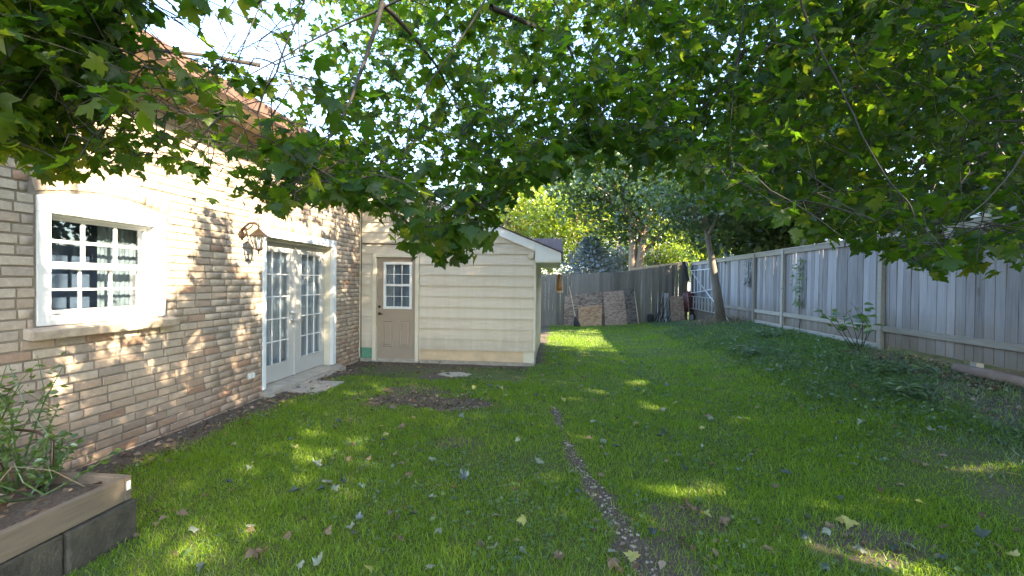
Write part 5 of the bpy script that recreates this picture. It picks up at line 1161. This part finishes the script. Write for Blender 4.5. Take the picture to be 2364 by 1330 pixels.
    # gravel in the worn strip
    ico = np.array([(0, 0, 1), (.9, 0, .3), (.28, .85, .3), (-.72, .53, .3), (-.72, -.53, .3), (.28, -.85, .3), (.72, .53, -.3), (-.28, .85, -.3), (-.9, 0, -.3), (-.28, -.85, -.3), (.72, -.53, -.3), (0, 0, -1)])
    fi = np.array([(0, 1, 2), (0, 2, 3), (0, 3, 4), (0, 4, 5), (0, 5, 1), (1, 6, 2), (2, 7, 3), (3, 8, 4), (4, 9, 5), (5, 10, 1), (6, 7, 2), (7, 8, 3), (8, 9, 4), (9, 10, 5), (10, 6, 1), (11, 7, 6), (11, 8, 7), (11, 9, 8), (11, 10, 9), (11, 6, 10)])
    u = r.random(520)*(len(GP)-1.001); i = u.astype(int); f = (u-i)[:, None]; C = GP[i]*(1-f)+GP[i+1]*f; wd = .018+.045*sstep(4.6, 3.2, C[:, 1]); C = C+r.normal(size=C.shape)*wd[:, None]
    k = (fbm(C[:, 0]*6, C[:, 1]*6, 61) > .38) | (r.random(len(C)) < .25); C = C[k]
    C2 = np.stack([r.uniform(-3.93, -3.35, 260), r.uniform(2.6, 8.3, 260)], -1); C = np.vstack([C, C2]); n = len(C)
    s = r.uniform(.004, .013, n); ang = r.uniform(0, 6.28, n); sc3 = np.stack([s*r.uniform(.8, 1.5, n), s*r.uniform(.7, 1.1, n), s*r.uniform(.45, .8, n)], -1)
    V = ico[None]*sc3[:, None]*(1+r.normal(size=(n, 12, 1))*.1); c_, s_ = np.cos(ang)[:, None], np.sin(ang)[:, None]
    V = np.stack([V[..., 0]*c_-V[..., 1]*s_+C[:, :1], V[..., 0]*s_+V[..., 1]*c_+C[:, 1:], V[..., 2]+(gz(C[:, 0], C[:, 1])+sc3[:, 2]*.35)[:, None]], -1)
    m, nt_, b = new_mat('pebble'); nt_.links.new(ramp(nt_, vrand(nt_), [(0, (.13, .11, .085)), (.5, (.24, .21, .17)), (1, (.38, .35, .30))]), b.inputs['Base Color']); b.inputs['Roughness'].default_value = .85
    o = link('gravel', mesh_np('gravel', V.reshape(-1, 3), (np.arange(n)[:, None, None]*12+fi[None]).reshape(-1, 3), np.repeat(r.random(n), 12), True), m); tag(o, 'pale pebbles in the worn strip across lawn', 'gravel', kind='stuff')
    # leaf litter and chips
    L = []
    for (x0, x1, y0, y1, n) in ((-3.9, -3.3, 2.5, 8.4, 500), (-2.5, -.7, 5.3, 6.1, 260), (4.55, 5.28, 5.0, 7.6, 1300), (4.2, 5.2, 3.6, 5.2, 300), (-3.6, -2.7, -.3, 2.35, 240), (-3.9, -.6, 7.9, 8.4, 160), (.3, 3.2, 1.6, 3., 200), (3.6, 5.1, 12.4, 13.8, 120), (-3.3, 3.5, 1.8, 7.5, 300)):
        L.append(np.stack([r.uniform(x0, x1, n), r.uniform(y0, y1, n)], -1))
    C = np.vstack(L); n = len(C); z = gz(C[:, 0], C[:, 1]); z = np.where((C[:, 0] < -2.6) & (C[:, 1] < 2.4), .345, z)
    P = np.stack([C[:, 0], C[:, 1], z+r.uniform(.005, .03, n)], -1); A = unit(np.stack([r.normal(size=n), r.normal(size=n), r.uniform(-.3, .3, n)], -1)); Nn = unit(np.array([0, 0, 1.])+r.normal(size=(n, 3))*.4)
    V, T = diamonds(P, A, Nn, r.uniform(.02, .075, n), .6, .1); o = link('leaf_litter', mesh_np('leaf_litter', V, T, np.repeat(r.random(n), 6)), M['litter']); tag(o, 'brown leaf litter and chips on bare soil', 'leaf litter', kind='stuff')
lawn()

# ------------------------------------------------------------------ fallen maple leaves
def fallen():
    r = random.Random(17)
    LAB = {'pale': ('pale grey green fallen maple leaf lying underside up on lawn', 'pale fallen leaves'), 'teal': ('dark green curled fallen maple leaf lying on lawn', 'dark fallen leaves'), 'brown': ('brown dry fallen maple leaf lying on lawn', 'brown fallen leaves'), 'yellow': ('yellowish fallen maple leaf lying on lawn', 'yellow fallen leaves')}
    pts = [(780, 968, 'teal'), (768, 985, 'pale'), (875, 985, 'yellow'), (892, 1016, 'teal'), (990, 1058, 'pale'), (968, 1040, 'teal'), (1047, 1034, 'teal'), (938, 1098, 'brown'), (690, 1136, 'teal'), (738, 1080, 'pale'), (800, 1060, 'brown'), (897, 1180, 'teal'), (960, 1190, 'teal'), (990, 1150, 'pale'), (1075, 1110, 'teal'), (730, 1310, 'pale'), (810, 1215, 'pale'), (672, 1235, 'brown'), (570, 1215, 'pale'), (1190, 1018, 'pale'), (1248, 1065, 'pale'), (1240, 915, 'teal'), (1215, 1200, 'yellow'), (1205, 1265, 'pale'), (1540, 1000, 'teal'), (1430, 1033, 'teal'), (1390, 1015, 'pale'), (1400, 1050, 'pale'), (1560, 1055, 'pale'), (1732, 1050, 'pale'), (1590, 1087, 'teal'), (1510, 1240, 'teal'), (1320, 1085, 'pale'), (1635, 968, 'pale'), (1640, 930, 'teal'), (1870, 920, 'pale'), (1812, 893, 'pale'), (1880, 968, 'teal'), (1855, 1020, 'pale'), (1975, 1075, 'pale'), (2115, 1160, 'yellow'), (2110, 1068, 'brown'), (2035, 1130, 'brown'), (1915, 1225, 'pale'), (1985, 1265, 'pale'), (1950, 1200, 'yellow'), (2190, 1215, 'brown'), (2170, 1290, 'teal'), (2090, 1255, 'pale'), (2330, 1110, 'yellow'), (2020, 958, 'teal'), (2160, 1015, 'pale'), (1995, 985, 'pale'), (2040, 880, 'pale'), (420, 1195, 'brown'), (1000, 1310, 'pale'), (940, 880, 'pale'), (1110, 925, 'pale'), (2350, 1290, 'yellow'), (1480, 870, 'teal'), (1410, 1270, 'pale'), (590, 1270, 'brown'), (860, 1310, 'yellow'), (1130, 1270, 'pale'), (1280, 1290, 'brown')]
    P = [(onZ(px, py, .0), k) for px, py, k in pts]
    for i, (p, k) in enumerate(P):
        for _ in range(4): p = onZ(pts[i][0], pts[i][1], gzf(p.x, p.y)+.03)
        P[i] = (p, k)
    for _ in range(230):
        y = 1.6+r.random()**1.3*7.5; x = r.uniform(-min(3.2, .9*y), min(4.4, 1.1*y))
        if float(fbm(np.array([x*1.1+3]), np.array([y*1.1]), 91)[0]) < .5 and r.random() < .85: continue
        if (x < -2.5 and y < 2.6) or (y > 8.2 and x < -.3): continue
        P.append((Vector((x, y, 0)), r.choice(('pale', 'pale', 'teal', 'teal', 'brown', 'yellow'))))
    for p, k in P:
        o = bpy.data.objects.new('fallen_leaf', leaf_mesh(r.randrange(6), FL[k])); COL.objects.link(o)
        s = r.uniform(.05, .09); o.scale = (s*r.uniform(.8, 1), s, s*r.choice((-1.6, 1.2, 1.8))); o.rotation_euler = (r.uniform(-.4, .4), r.uniform(-.4, .4), r.uniform(0, 6.28))
        o.location = (p.x, p.y, gzf(p.x, p.y)+.04); tag(o, LAB[k][0], 'leaf', LAB[k][1])
fallen()
